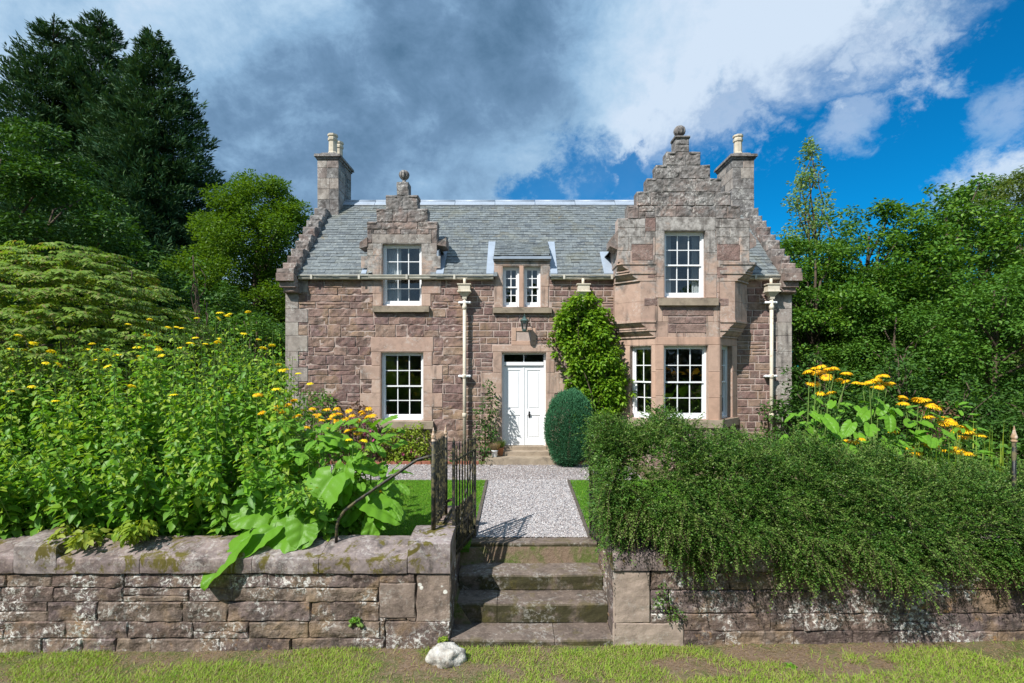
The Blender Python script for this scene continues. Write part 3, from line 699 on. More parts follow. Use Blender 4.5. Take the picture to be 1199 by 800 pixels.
for x0, x1 in ((-3.86, -3.66), (-1.97, -1.74)):
    kn = MB().mat('weathered_sandstone'); kn.hexa([(x0, 12.48, 5.36 if x0 < -3 else 5.44), (x1, 12.48, 5.4), (x1, 12.95, 5.4), (x0, 12.95, 5.36), (x0+.02, 12.46, 5.50), (x1, 12.46, 5.62), (x1, 12.95, 5.62), (x0+.02, 12.95, 5.50)]); kn.build('kneeler', dormer)

def finial(c, r, parent, zb):
    f = MB().mat('weathered_sandstone'); f.smooth = True
    x, y, z = c
    f.lathe((x, y, 0), [(r*.75, zb), (r*.8, zb+.03), (r*.45, zb+.05), (r*.36, z-r*1.1), (r*.6, z-r*.9), (r*.92, z-r*.45), (r, z), (r*.93, z+r*.42), (r*.6, z+r*.84), (r*.2, z+r*1.05), (0.001, z+r*1.12)], 18)
    for k in range(9):
        a = 2*math.pi*k/9
        f.tube([(x+math.cos(a)*r*1.0*math.sin(q), y+math.sin(a)*r*math.sin(q), z+r*math.cos(q)) for q in (2.5, 2.0, 1.57, 1.1, .6, .3)], [r*.1, r*.15, r*.17, r*.16, r*.13, r*.08], 6)
    return f.build('ball_finial', parent)
finial((-2.80, YW+.15, 7.20), .115, dormer, 6.97)

# ------------------------------------------------------------- centre dormer
cd = MB().mat('lead_sheet'); cd.fbox(FW, -.60, .82, 5.085, 5.15, -.3, .09); cd.mat('dressed_sandstone'); cd.fbox(FW, -.585, .805, 5.042, 5.083, -.3, .05)
zc, yc = roofz(13.45), 13.45
L = math.hypot(yc-12.43, zc-5.15); sdv = (0, (yc-12.43)/L, (zc-5.15)/L)
cd.mat('dark_interior').poly([(-.58, 12.43, 5.15), (.80, 12.43, 5.15), (.80, yc, zc), (-.58, yc, zc)])
slates(cd, (0, 12.41, 5.152), (1, 0, 0), sdv, -.58, .80, 0, L, [], .13, .2)
for x in (-.575, .78): cd.mat('lead_sheet').extr([(x, YW+.02, 4.72), (x, yc, zc), (x, YW+.02, 5.08)], (.02, 0, 0))
tag(cd.build('dormer', H), 'low dormer with stone mullion and slate lean-to roof over the door')

# ------------------------------------------------------------- bay
BR = [(2.315, 5.36, 4.88, 5.888), (2.54, 5.14, 5.888, 6.184), (2.758, 4.925, 6.184, 6.5), (2.985, 4.71, 6.5, 6.81), (3.20, 4.45, 6.81, 7.12), (3.44, 4.226, 7.12, 7.425), (3.645, 3.96, 7.425, 7.78)]
o_bu = (3.38, 4.35, 4.056, 5.62); o_bl = (3.37, 4.41, 1.24, 2.973); o_cl = (.27, .86, 1.24, 2.973); o_cr = (CL-.86, CL-.27, 1.24, 2.973)
bay = MB().mat('mortar')
wall_grid(bay, FB, [(3.19, 4.67, -.2, 4.88)]+BR[:1], [o_bu, o_bl], WB, -.32); wall_grid(bay.mat('weathered_sandstone'), FB, BR[1:], [], WB, -.32); bay.mat('mortar')
def bb(px0, px1, py0, py1): return ((px0-606)*.0197, (px1-606)*.0197, 2.5+(428-py1)*.0197, 2.5+(428-py0)*.0197)
brown = [bb(739.5, 765, 286, 305), bb(840, 867, 286, 305), bb(758, 767, 313, 326), bb(840, 852, 313, 326), bb(754, 770, 349, 358.5), bb(841, 854, 349, 358.5), bb(756, 768, 255, 271), bb(776, 805, 360, 370), bb(805, 836, 360, 370), bb(782.5, 803, 371, 379), bb(803, 827, 371, 379), bb(782.5, 792, 379.5, 390), bb(792, 827, 379.5, 390)]
sill_bu = bb(771, 840, 349.5, 358)
pan = [b for b in brown]
for b in brown:
    bay.mat('panel_sandstone')
    rs = [b]
    for hh in (o_bu, sill_bu): rs = rsub(rs, hh)
    for q in rs: block(bay, FB, *q, WB, .004, step=.07, bev=.008, amp=.009, joint=.006)
for hh in (3.55,): pass
hb = [o_bu, o_bl, sill_bu]+brown
lint_u = (3.16, 4.58, 5.62, 5.93); jl = [(3.19, 3.38, 4.06, 4.55), (3.0, 3.38, 4.55, 5.05), (3.16, 3.38, 5.05, 5.62), (4.35, 4.6, 4.06, 4.6), (4.35, 4.75, 4.6, 5.1), (4.35, 4.57, 5.1, 5.62)]
for q in [lint_u]+jl: 
    rs = [q]
    for hh in brown: rs = rsub(rs, hh)
    for r in rs: 
        if r[1]-r[0] > .03 and r[3]-r[2] > .03: block(bay.mat('dressed_sandstone'), FB, *r, WB, .005, step=.3, bev=.005, amp=.002, joint=.003, jit=.001)
hb2 = hb+[lint_u]+jl
kw = dict(step=.25, bev=.006, amp=.003, joint=.003, jit=.001)
fill(bay.mat('dressed_sandstone'), FB, (3.19, 4.67, 3.15, 4.88), hb2, (.30, .45), (.4, .8), WB, 0, sneck=0, **kw)
fill(bay, FB, BR[0], hb2, (.24, .34), (.35, .7), WB, 0, sneck=0, step=.12, bev=.008, amp=.007, joint=.003)
rough = [bb(767, 840, 225, 252)]
for i, r in enumerate(BR[1:]):
    fill(bay.mat('weathered_sandstone'), FB, r, hb2, (.2, .31) if i < 1 else (.3, .32), (.35, .75), WB, .002, sneck=.05, step=.05, bev=.015, amp=.024, joint=.0, jit=.008)
# step caps
FBc = Fr(0, YF-.012, (1, 0))
for i, r in enumerate(BR[:-1]):
    n = BR[i+1]
    block(bay.mat('weathered_sandstone'), FBc, r[0]-.0, n[0]+.02, r[3]-.06, r[3]+.015, -.34, -.001, step=.06, bev=.028, amp=.03, joint=0)
    block(bay, FBc, n[1]-.02, r[1]+.0, r[3]-.06, r[3]+.015, -.34, -.001, step=.06, bev=.028, amp=.03, joint=0)
block(bay, FBc, BR[-1][0]-.02, BR[-1][1]+.02, 7.75, 7.80, -.33, .02, bev=.015, amp=.004, joint=0)
# ground floor jambs, lintel
for q in ((3.19, 3.37, 1.2, 1.8), (3.19, 3.37, 1.8, 2.4), (3.19, 3.37, 2.4, 2.973), (4.41, 4.67, 1.2, 1.75), (4.41, 4.67, 1.75, 2.35), (4.41, 4.67, 2.35, 2.973), (3.19, 4.67, 2.973, 3.16)):
    block(bay.mat('pink_sandstone'), FB, *q, WB, .004, **kw)
fill(bay.mat('panel_sandstone'), FB, (3.19, 4.67, .15, 1.04), [], (.16, .22), (.25, .5), WB, 0, step=.12)
liner(bay, FB, o_bu); liner(bay, FB, o_bl)
for fr, o in ((FCL, o_cl), (FCR, o_cr)):
    bay.mat('mortar'); wall_grid(bay, fr, [(0.008, CL-.008, -.2, 3.15)], [o], WB, -.25)
    rs = [(0, o[0], 1.2, 1.8), (0, o[0], 1.8, 2.4), (0, o[0], 2.4, 2.973), (o[1], CL, 1.2, 1.75), (o[1], CL, 1.75, 2.35), (o[1], CL, 2.35, 2.973), (0, CL, 2.973, 3.16)]
    for q in rs: block(bay.mat('pink_sandstone'), fr, *q, WB, .002, **kw)
    fill(bay.mat('panel_sandstone'), fr, (0, CL, .15, 1.04), [], (.16, .22), (.25, .5), WB, 0, step=.12)
    liner(bay, fr, o)
# corner chunks and corbels
G = dict(B=(2.5, 12.5), C=(3.19, 11.82)); Mm = dict(B=(2.34, 12.32), C=(2.84, 11.82)); T = dict(B=(2.325, 11.9), C=(2.40, 11.822))
def mixp(a, b, t): return (a[0]+(b[0]-a[0])*t, a[1]+(b[1]-a[1])*t)
def chunk(mb, a, b, t, z0, z1, out=0.0, t2=None, sides=(0, 1)):
    """left corner slab between plans a and b; also the mirrored right one"""
    def plan(t):
        B = mixp(a['B'], b['B'], t); C = mixp(a['C'], b['C'], t)
        return [(B[0]-out, 12.6), (B[0]-out, B[1]-out*.4), (C[0]-out*.4, C[1]-out), (3.189, C[1]-out), (3.189, 12.6)]
    p = plan(t); q = plan(t if t2 is None else t2)
    for side in sides:
        f = (lambda P: [(x, y) for x, y in P]) if side == 0 else (lambda P: [(7.86-x, y) for x, y in P][::-1])
        mb.prism(f(p), z0, z1, f(q))
def corbel(a, b, z0, z1, sd_):
    cb = MB().mat('dressed_sandstone')
    # three mouldings: fillet, ovolo, fillet
    n = 2
    for k in range(n):
        za, zb = z0+(z1-z0)*k/n, z0+(z1-z0)*(k+1)/n; ta, tb = k/n, (k+1)/n
        chunk(cb, a, b, ta+.12, za, za+(zb-za)*.16, .01, sides=(sd_,))
        m = 5
        for j in range(m):
            q0, q1 = j/m, (j+1)/m; f = lambda q: math.sin(q*math.pi/2)
            chunk(cb, a, b, ta+.1+(tb-ta-.1)*f(q0)*.9, za+(zb-za)*(.161+.6*q0), za+(zb-za)*(.16+.6*q1), .0, ta+.1+(tb-ta-.1)*f(q1)*.9, (sd_,))
        chunk(cb, a, b, tb, za+(zb-za)*.762, zb-.001, .022, sides=(sd_,))
    cb.build('corbel', bayo)
bay.mat('dressed_sandstone')
chunk(bay, Mm, Mm, 0, 3.541, 3.98); chunk(bay, Mm, Mm, 0, 3.984, 4.449)
# bay cheeks
for x in (2.325, 5.35-.15):
    y1 = 13.35
    bay.mat('dressed_sandstone').extr([(x, YF+.013, 4.89), (x, y1, 4.89), (x, y1, 5.34), (x, YF+.013, 5.34)], (.15, 0, 0))
bayo = bay.build('bay', H); bayo['label'] = 'canted bay corbelled out to a tall crow-stepped gable'
for sd_ in (0, 1): corbel(G, Mm, 3.15, 3.54, sd_); corbel(Mm, T, 4.45, 4.88, sd_)
bs = MB()
ze, zt = 5.22, 7.05
for sg in (-1, 1):
    xe = 3.83+sg*1.62; L = math.hypot(1.62, zt-ze); sdv = (-sg*1.62/L, 0, (zt-ze)/L)
    slates(bs, (xe, YF+.28, ze), (0, 1, 0), sdv, 0, 2.9, 0, L, [], .14, .2)
    bs.mat('dark_interior').poly([(xe, YF+.3, ze), (xe, YF+3.1, ze), (3.83, YF+3.1, zt), (3.83, YF+.3, zt)])
bs.build('bay_roof', bayo)
for sg in (-1, 1):
    kb = MB().mat('weathered_sandstone'); xe = 3.83+sg*1.52
    kb.hexa([(xe, YF+.02, 5.18), (xe+sg*.17, YF+.02, 5.26), (xe+sg*.17, YF+.5, 5.26), (xe, YF+.5, 5.18), (xe, YF+.02, 5.62), (xe+sg*.17, YF+.02, 5.42), (xe+sg*.17, YF+.5, 5.42), (xe, YF+.5, 5.62)])
    kb.build('kneeler', bayo)
finial((3.79, YF+.16, 7.975), .122, bayo, 7.78)
window(FB, o_bu, 3, 4, H, 'upper sash window in the bay gable with pale curtains at both sides', 2)
sill((sill_bu[0], sill_bu[1], sill_bu[2], 4.056), FB, bayo)
window(FB, o_bl, 3, 4, H, 'wide dark sash window in the front of the bay')
window(FCL, o_cl, 2, 4, H, 'narrow sash window in the left slanting side of the bay')
window(FCR, o_cr, 2, 4, H, 'narrow sash window in the right slanting side of the bay')
ss = MB().mat('doorstep_stone')
ss.fbox(FB, 3.15, 4.71, 1.06, 1.24, -.1, .06); ss.fbox(FCL, .01, CL-.02, 1.06, 1.24, -.1, .055); ss.fbox(FCR, .02, CL-.01, 1.06, 1.24, -.1, .055)
ss.build('sill_course', bayo)

# ------------------------------------------------------------- skews (crow-stepped copings)
def skew(x0, x1, yend):
    s = MB().mat('weathered_sandstone'); n = 9; dy = (yend-12.33)/n
    for k in range(n):
        ya, yb = 12.33+dy*k, 12.33+dy*(k+1); zt = roofz(yb)+.12+random.uniform(-.02, .03)
        fr = Fr(0, ya, (1, 0)); j = random.uniform(-.02, .02)
        block(s, fr, x0+j, x1+j*.5, roofz(ya)-.35, zt, -dy-.14, 0, step=.08, bev=.03, amp=.035, joint=0, freq=5, jit=.01)
        s.box(x0+j+.02, x1-.02, ya+.03, yb+.05, roofz(ya)-.3, zt-.015, .015)
    # rear half plain
    s.extr([(x0, YB+.1, EAVE-.3), (x0, YR, RIDGE-.1), (x0, YR, RIDGE+.15), (x0, YB+.1, EAVE+.1)], (x1-x0, 0, 0))
    o = s.build('crow_step_coping', H)
    p = MB().mat('weathered_sandstone'); e = -.07 if x0 < 0 else 0; f = .07 if x0 > 0 else 0
    p.box(x0+e, x1+f, 12.18, 12.56, 4.52, 4.70); p.box(x0+e*.4, x1+f*.4, 12.27, 12.56, 4.38, 4.519)
    block(p, Fr(0, 12.2, (1, 0)), x0+e, x1+f, 4.70, 4.82, -.3, 0, bev=.03, amp=.02, joint=0)
    p.box(x0+e+.01, x1+f-.01, 12.2, 12.5, 4.701, 4.81)
    p.build('skew_putt', o)
skew(XL-.01, XL+.34, 14.5); skew(XR-.34, XR+.01, 14.5)

def chimney(x0, x1, pots, label):
    y0, y1 = 14.5, 15.6; c = MB().mat('mortar'); c.box(x0+.01, x1-.01, y0+.01, y1-.01, 6.0, 8.34)
    for fr, L in ((Fr(x0, y0, (1, 0)), x1-x0), (Fr(x1, y0, (0, 1)), y1-y0), (Fr(x0, y1, (0, -1)), y1-y0), (Fr(x1, y1, (-1, 0)), x1-x0)):
        zs = [6.0+.3*k for k in range(8)]+[8.34]
        for a, b in zip(zs, zs[1:]):
            cuts = [0, L] if random.random() < .2 and L < .7 else [0, L*random.uniform(.4, .6), L]
            for u, v in zip(cuts, cuts[1:]):
                c.mat('weathered_sandstone' if random.random() < .3 else 'corner_sandstone')
                block(c, fr, u+.001, v-.001, a, b, -.01, 0, step=.15, bev=.006, amp=.005, joint=.003)
    cap = 'weathered_sandstone'
    c.mat(cap).box(x0-.03, x1+.03, y0-.03, y1+.03, 8.341, 8.40); c.box(x0-.075, x1+.075, y0-.075, y1+.075, 8.401, 8.475, .01)
    c.box(x0+.03, x1-.03, y0+.03, y1-.03, 8.476, 8.56, .05)
    ch = c.build('chimney', H); ch['label'] = label
    for (px_, py_, s) in pots:
        p = MB().mat('pot_clay')
        p.lathe((px_, py_, 8.54), [(.15*s, 0), (.15*s, .05), (.115*s, .10), (.11*s, .40), (.135*s, .42), (.14*s, .48), (.12*s, .50), (.12*s, .53), (.145*s, .55), (.145*s, .60), (.10*s, .61), (.085*s, .5)], 8, .39)
        p.build('chimney_pot', ch)
    return ch
chimney(XL, XL+.6, [(XL+.35, 14.75, 1.0), (XL+.36, 15.25, .9)], 'chimney stack with two clay pots on the left gable')
chimney(XR-.62, XR, [(XR-.33, 14.8, 1.0)], 'chimney stack with a single clay pot behind the bay gable')

# ------------------------------------------------------------- gutters and downpipes
def gutter(x0, x1):
    g = MB().mat('gutter_paint'); prof = [(0, 0), (-.10, 0), (-.115, .02), (-.125, .075), (-.14, .085), (-.14, .105), (-.12, .105), (-.105, .03), (-.015, .03), (-.015, .105), (0, .105)]
    g.extr([(x0, 12.485+dy, 4.585+dz) for dy, dz in prof], (x1-x0, 0, 0))
    x = x0+.3
    while x < x1: g.box(x, x+.05, 12.335, 12.345, 4.583, 4.695); x += 1.15
    return g.build('gutter', H)
gutter(-5.30, -.585); gutter(.80, 2.315); gutter(5.42, 6.35)
def downpipe(x, z0, label):
    p = MB().mat('cream_paint'); y = 12.36; p.smooth = True
    p.tube([(x, y, z0), (x, y, 4.12)], .042, 12); p.tube([(x, y+.02, 4.42), (x, y+.02, 4.6)], .035, 10)
    for z in (1.3, 2.24, 3.9): p.lathe((x, y, z-.05), [(.042, 0), (.058, .01), (.058, .09), (.042, .1)], 12)
    dp = p.build('downpipe', H); dp['label'] = label
    h = MB().mat('cream_paint')
    def ring(w, d, z): return [(x-w, y+.09, z), (x-w, y-d, z), (x+w, y-d, z), (x+w, y+.09, z)]
    lv = [(.05, .05, 4.10), (.055, .055, 4.16), (.14, .11, 4.26), (.165, .135, 4.265), (.165, .135, 4.29), (.14, .115, 4.30), (.14, .115, 4.43), (.165, .135, 4.435), (.165, .135, 4.46)]
    i = len(h.v)
    for w_, d_, z_ in lv: h.v.extend(ring(w_, d_, z_))
    for j in range(len(lv)-1):
        for k in range(4): h.face((i+4*j+k, i+4*j+(k+1) % 4, i+4*j+4+(k+1) % 4, i+4*j+4+k))
    h.face([i+3, i+2, i+1, i]); h.face([i+4*len(lv)-4+k for k in range(4)])
    h.build('hopper', dp)
    for z in (2.24, 4.02):
        b = MB().mat('white_paint'); b.smooth = True
        b.tube([(x-.12, y+.03, z), (x-.05, y-.01, z), (x+.05, y-.01, z), (x+.12, y+.03, z)], [.03, .03, .03, .03], 8)
        for s_ in (-1, 1): b.lathe((x+s_*.115, y+.03, z-.035), [(0.001, 0), (.035, .01), (.045, .035), (.035, .06), (0.001, .07)], 10)
        b.smooth = False; b.box(x-.13, x+.13, y+.04, YW, z-.02, z+.02)
        b.build('pipe_bracket', dp)
downpipe(-1.28, .2, 'cream downpipe between the left window and the door')
downpipe(1.585, .2, 'cream downpipe half hidden behind the climber')
downpipe(6.13, .2, 'cream downpipe near the right corner of the house')

# interior surfaces
it = MB().mat('plaster')
it.box(XL+.45, XR-.45, YW+.52, YB-.45, .2, .3); it.box(XL+.45, XR-.45, YW+.33, YB-.45, 3.3, 3.42)
it.box(3.2, 4.66, YF+.34, YW+.3, 3.3, 3.40)
it.build('interior_floor', H)

# wall lantern ---------------------------------------------------------
lan = empty('wall_lantern', 'small verdigris lantern fixed above the front door', 'lantern', (.165, YW, 3.5))
lb = MB().mat('copper_green'); x, y = .165, 12.26
lb.lathe((x, y, 3.30), [(.03, 0), (.05, .02), (.062, .06), (.055, .07)], 6); lb.lathe((x, y, 3.56), [(.10, 0), (.105, .015), (.07, .055), (.05, .06), (.045, .09), (.02, .10), (.02, .115), (.001, .13)], 6)
for k in range(6):
    a = 2*math.pi*k/6; lb.tube([(x+.058*math.cos(a), y+.058*math.sin(a), 3.365), (x+.088*math.cos(a), y+.088*math.sin(a), 3.565)], .006, 5)
lb.tube([(x, 12.5, 3.62), (x, 12.4, 3.70), (x, 12.3, 3.73), (x, 12.26, 3.69)], .009, 6); lb.box(x-.03, x+.03, 12.485, 12.499, 3.54, 3.70)
lb.build('lantern_frame', lan)
lg = MB().mat('window_glass'); lg.lathe((x, y, 3.37), [(.052, 0), (.080, .19)], 6); lg.build('lantern_glass', lan)

# ================================================================== HARD LANDSCAPE
# ground sheet
gx = sorted(set([-700, -300, -120, -60, -30, -18]+[-12+.5*k for k in range(50)]+[18, 30, 60, 120, 300, 700])); 
gy = sorted(set([-700, -300, -120, -60, -30, -15, -8, -4, 0, 2, 3]+[4+.1*k for k in range(24)]+[6.34, 6.36, 6.6, 7, 7.23, 8, 10, 12, 12.5, 14, 20, 30, 40, 60, 90, 150, 300, 900]))
def groundz(x, y):
    if y < 6.35:
        b = -.80+max(-6, min(6, x))*.012; return b+.02*mnoise.noise(Vector((x*1.3, y*1.3, 3)))-.02*max(0, min(4, 5.5-y))
    return gz(y)-.06 if abs(x) < 9 else gz(y)-.06
gm = MB().mat('turf_ground')
for y in gy:
    for x in gx: gm.v.append((x, y, groundz(x, y)))
n = len(gx)
for j in range(len(gy)-1):
    for i in range(n-1): gm.face((j*n+i, j*n+i+1, (j+1)*n+i+1, (j+1)*n+i))
# notch for the steps
o = gm.build('ground')
me = o.data
for v in me.vertices:
    if -1.0 < v.co.x < 1.3 and 6.35 < v.co.y < 7.2: v.co.z = -.9
tag(o, 'dirt and turf ground', kind='structure')
def sheet(name, x0, x1, y0, y1, dz, m, th=.2):
    mb = MB().mat(m); ys = [y0+(y1-y0)*k/20 for k in range(21)]
    for a, b in zip(ys, ys[1:]): mb.poly([(x0, a, gz(a)+dz), (x1, a, gz(a)+dz), (x1, b, gz(b)+dz), (x0, b, gz(b)+dz)])
    mb.poly([(x0, y0, gz(y0)+dz-th), (x1, y0, gz(y0)+dz-th), (x1, y0, gz(y0)+dz), (x0, y0, gz(y0)+dz)])
    return tag(mb.build(name), name.replace('_', ' '), kind='structure')
sheet('gravel_path', -.60, 1.02, 7.55, 10.6, -.012, 'gravel', .05)
sheet('gravel_path_across', -4.5, 2.6, 10.6, 11.95, -.010, 'gravel', .05)
sheet('lawn_soil_left', -4.6, -.66, 7.0, 10.55, -.004, 'lawn_ground', .05)
sheet('lawn_soil_right', 1.07, 6.0, 7.35, 10.55, -.004, 'lawn_ground', .05)
def edging(name, label, segs, m):
    mb = MB().mat(m)
    for (x0, x1, y0, y1, h) in segs: mb.hexa([(x0, y0, gz(y0)-.06), (x1, y0, gz(y0)-.06), (x1, y1, gz(y1)-.06), (x0, y1, gz(y1)-.06), (x0, y0, gz(y0)+h), (x1, y0, gz(y0)+h), (x1, y1, gz(y1)+h), (x0, y1, gz(y1)+h)])
    return tag(mb.build(name), label, 'edging')
edging('path_edging', 'thin dark edging board on the left side of the gravel path', [(-.655, -.605, 7.4+k*.78, 7.4+k*.78+.77, .02) for k in range(4)], 'edging_board')
edging('path_edging', 'thin dark edging board on the right side of the gravel path', [(1.02, 1.065, 7.4+k*.78, 7.4+k*.78+.77, .02) for k in range(4)], 'edging_board')
edging('brick_edging', 'row of red edging bricks between gravel and the flower bed left of the door', [(-4.5+k*.225, -4.5+k*.225+.215, 11.96, 12.04, .05+random.uniform(-.01, .01)) for k in range(16)], 'edging_brick')
edging('brick_edging', 'short row of red edging bricks under the round green bush', [(1.1+k*.225, 1.1+k*.225+.215, 11.96, 12.04, .05+random.uniform(-.01, .01)) for k in range(6)], 'edging_brick')
# pebbles
def np_mesh(name, V, F, mats, parent=None, at=None, smooth=False, midx=None):
    """V (n,3), F (m,k) same size faces"""
    off = np.array(at if at is not None else (ORG.get(root_of(parent).name, Vector()) if parent else (0, 0, 0)), dtype=np.float64)
    me = bpy.data.meshes.new(name); k = F.shape[1]
    me.vertices.add(len(V)); me.vertices.foreach_set('co', (V-off).astype(np.float32).ravel())
    me.loops.add(F.size); me.loops.foreach_set('vertex_index', F.astype(np.int32).ravel())
    me.polygons.add(len(F)); me.polygons.foreach_set('loop_start', np.arange(0, F.size, k, dtype=np.int32))
    if midx is not None: me.polygons.foreach_set('material_index', midx.astype(np.int32))
    if smooth: me.polygons.foreach_set('use_smooth', np.ones(len(F), dtype=bool))
    for q in mats: me.materials.append(MATS[q])
    me.update(calc_edges=True)
    return link(name, me, parent, at)
rng = np.random.default_rng(11)
def stamp(T, TF, C, X, Y, Z):
    """T (k,3) template, frames X,Y,Z (n,3) already scaled"""
    V = C[:, None, :]+T[None, :, 0:1]*X[:, None, :]+T[None, :, 1:2]*Y[:, None, :]+T[None, :, 2:3]*Z[:, None, :]
    F = (np.arange(len(C))*len(T))[:, None, None]+TF[None]
    return V.reshape(-1, 3), F.reshape(-1, TF.shape[1])
def gzn(y): return np.clip((y-7.23)*.0417, 0, .22)
OCT = np.array([(1, 0, 0), (0, 1, 0), (-1, 0, 0), (0, -1, 0), (0, 0, 1), (0, 0, -1)], float)
OCTF = np.array([(0, 1, 4), (1, 2, 4), (2, 3, 4), (3, 0, 4)])
n = 26000
px_ = .21+.81*np.where(rng.random(n) < .985, rng.uniform(-1, 1, n), rng.choice([-1, 1], n)*(1+np.abs(rng.normal(0, .07, n)))); py_ = 7.45+3.15*rng.random(n)**1.15
n2 = 12000; px_ = np.r_[px_, rng.uniform(-4.4, 2.4, n2)]; py_ = np.r_[py_, rng.uniform(10.58, 11.95, n2)]; n += n2
a = rng.uniform(0, 6.28, n); s = rng.uniform(.007, .016, n); Zr = np.zeros((n, 3)); 
X = np.c_[np.cos(a), np.sin(a), rng.normal(0, .3, n)]*s[:, None]; Y = np.c_[-np.sin(a), np.cos(a), rng.normal(0, .3, n)]*(s*rng.uniform(.6, 1, n))[:, None]; Z = np.c_[rng.normal(0, .2, n), rng.normal(0, .2, n), np.ones(n)]*(s*.7)[:, None]
V, F = stamp(OCT, OCTF, np.c_[px_, py_, gzn(py_)-.006], X, Y, Z)
tag(np_mesh('gravel', V, F, ['pebble'], smooth=True), 'pale pinkish grey gravel', kind='stuff')

# steps -------------------------------------------------------------
st_ = empty('stone_steps', 'four worn mossy stone steps leading up to the gravel path', 'steps', (.17, 6.0, -.84))
for (yf, yb, zt, zb, x0) in ((6.0, 6.50, -.71, -.95, -.79), (6.38, 6.86, -.467, -.705, -.78), (6.76, 7.30, -.26, -.463, -.78), (7.23, 7.56, 0.0, -.256, -.78)):
    mb = MB().mat('step_stone'); fr = Fr(0, yf, (1, 0)); cuts = [x0, x0+random.uniform(.5, 1.4), 1.125] if zt < -.3 else [x0, 1.125]
    for u0, u1 in zip(cuts, cuts[1:]):
        # front face block and a slightly dished tread
        nx, ny = 16, 5; i0 = len(mb.v); sd_ = random.random()*9
        def zz(u, v): return zt-.012*math.exp(-((u-.2)/.5)**2)+.006*mnoise.noise(Vector((u*4, v*9, sd_)))
        rows = [(0, -.022, .012), (.012, -.004, .0)]+[(.03+(yb-yf-.03)*k/ny, 0, 0) for k in range(ny+1)]
        for (dy, dz, dw) in rows:
            for k in range(nx+1):
                u = u0+.003+(u1-u0-.006)*k/nx; wob = .008*mnoise.noise(Vector((u*5, sd_, 2)))
                mb.v.append((u, yf+dy+wob*(1 if dy < .05 else 0), zz(u, dy)+dz))
        for j in range(len(rows)-1):
            for k in range(nx): a_ = i0+j*(nx+1)+k; mb.face((a_, a_+1, a_+nx+2, a_+nx+1))
        b0 = len(mb.v); nzr = 4
        for j in range(nzr+1):
            for k in range(nx+1):
                u = u0+.003+(u1-u0-.006)*k/nx; f_ = j/nzr; base = mb.v[i0+k]
                wob = .010*mnoise.noise(Vector((u*6, f_*3, sd_+4)))*(1 if j else 0)+.008*f_
                mb.v.append((u, base[1]+wob, base[2]+(zb-base[2])*f_))
        for j in range(nzr):
            for k in range(nx): a_ = b0+j*(nx+1)+k; mb.face((a_+nx+1, a_+nx+2, a_+1, a_))
    mb.build('step', st_)

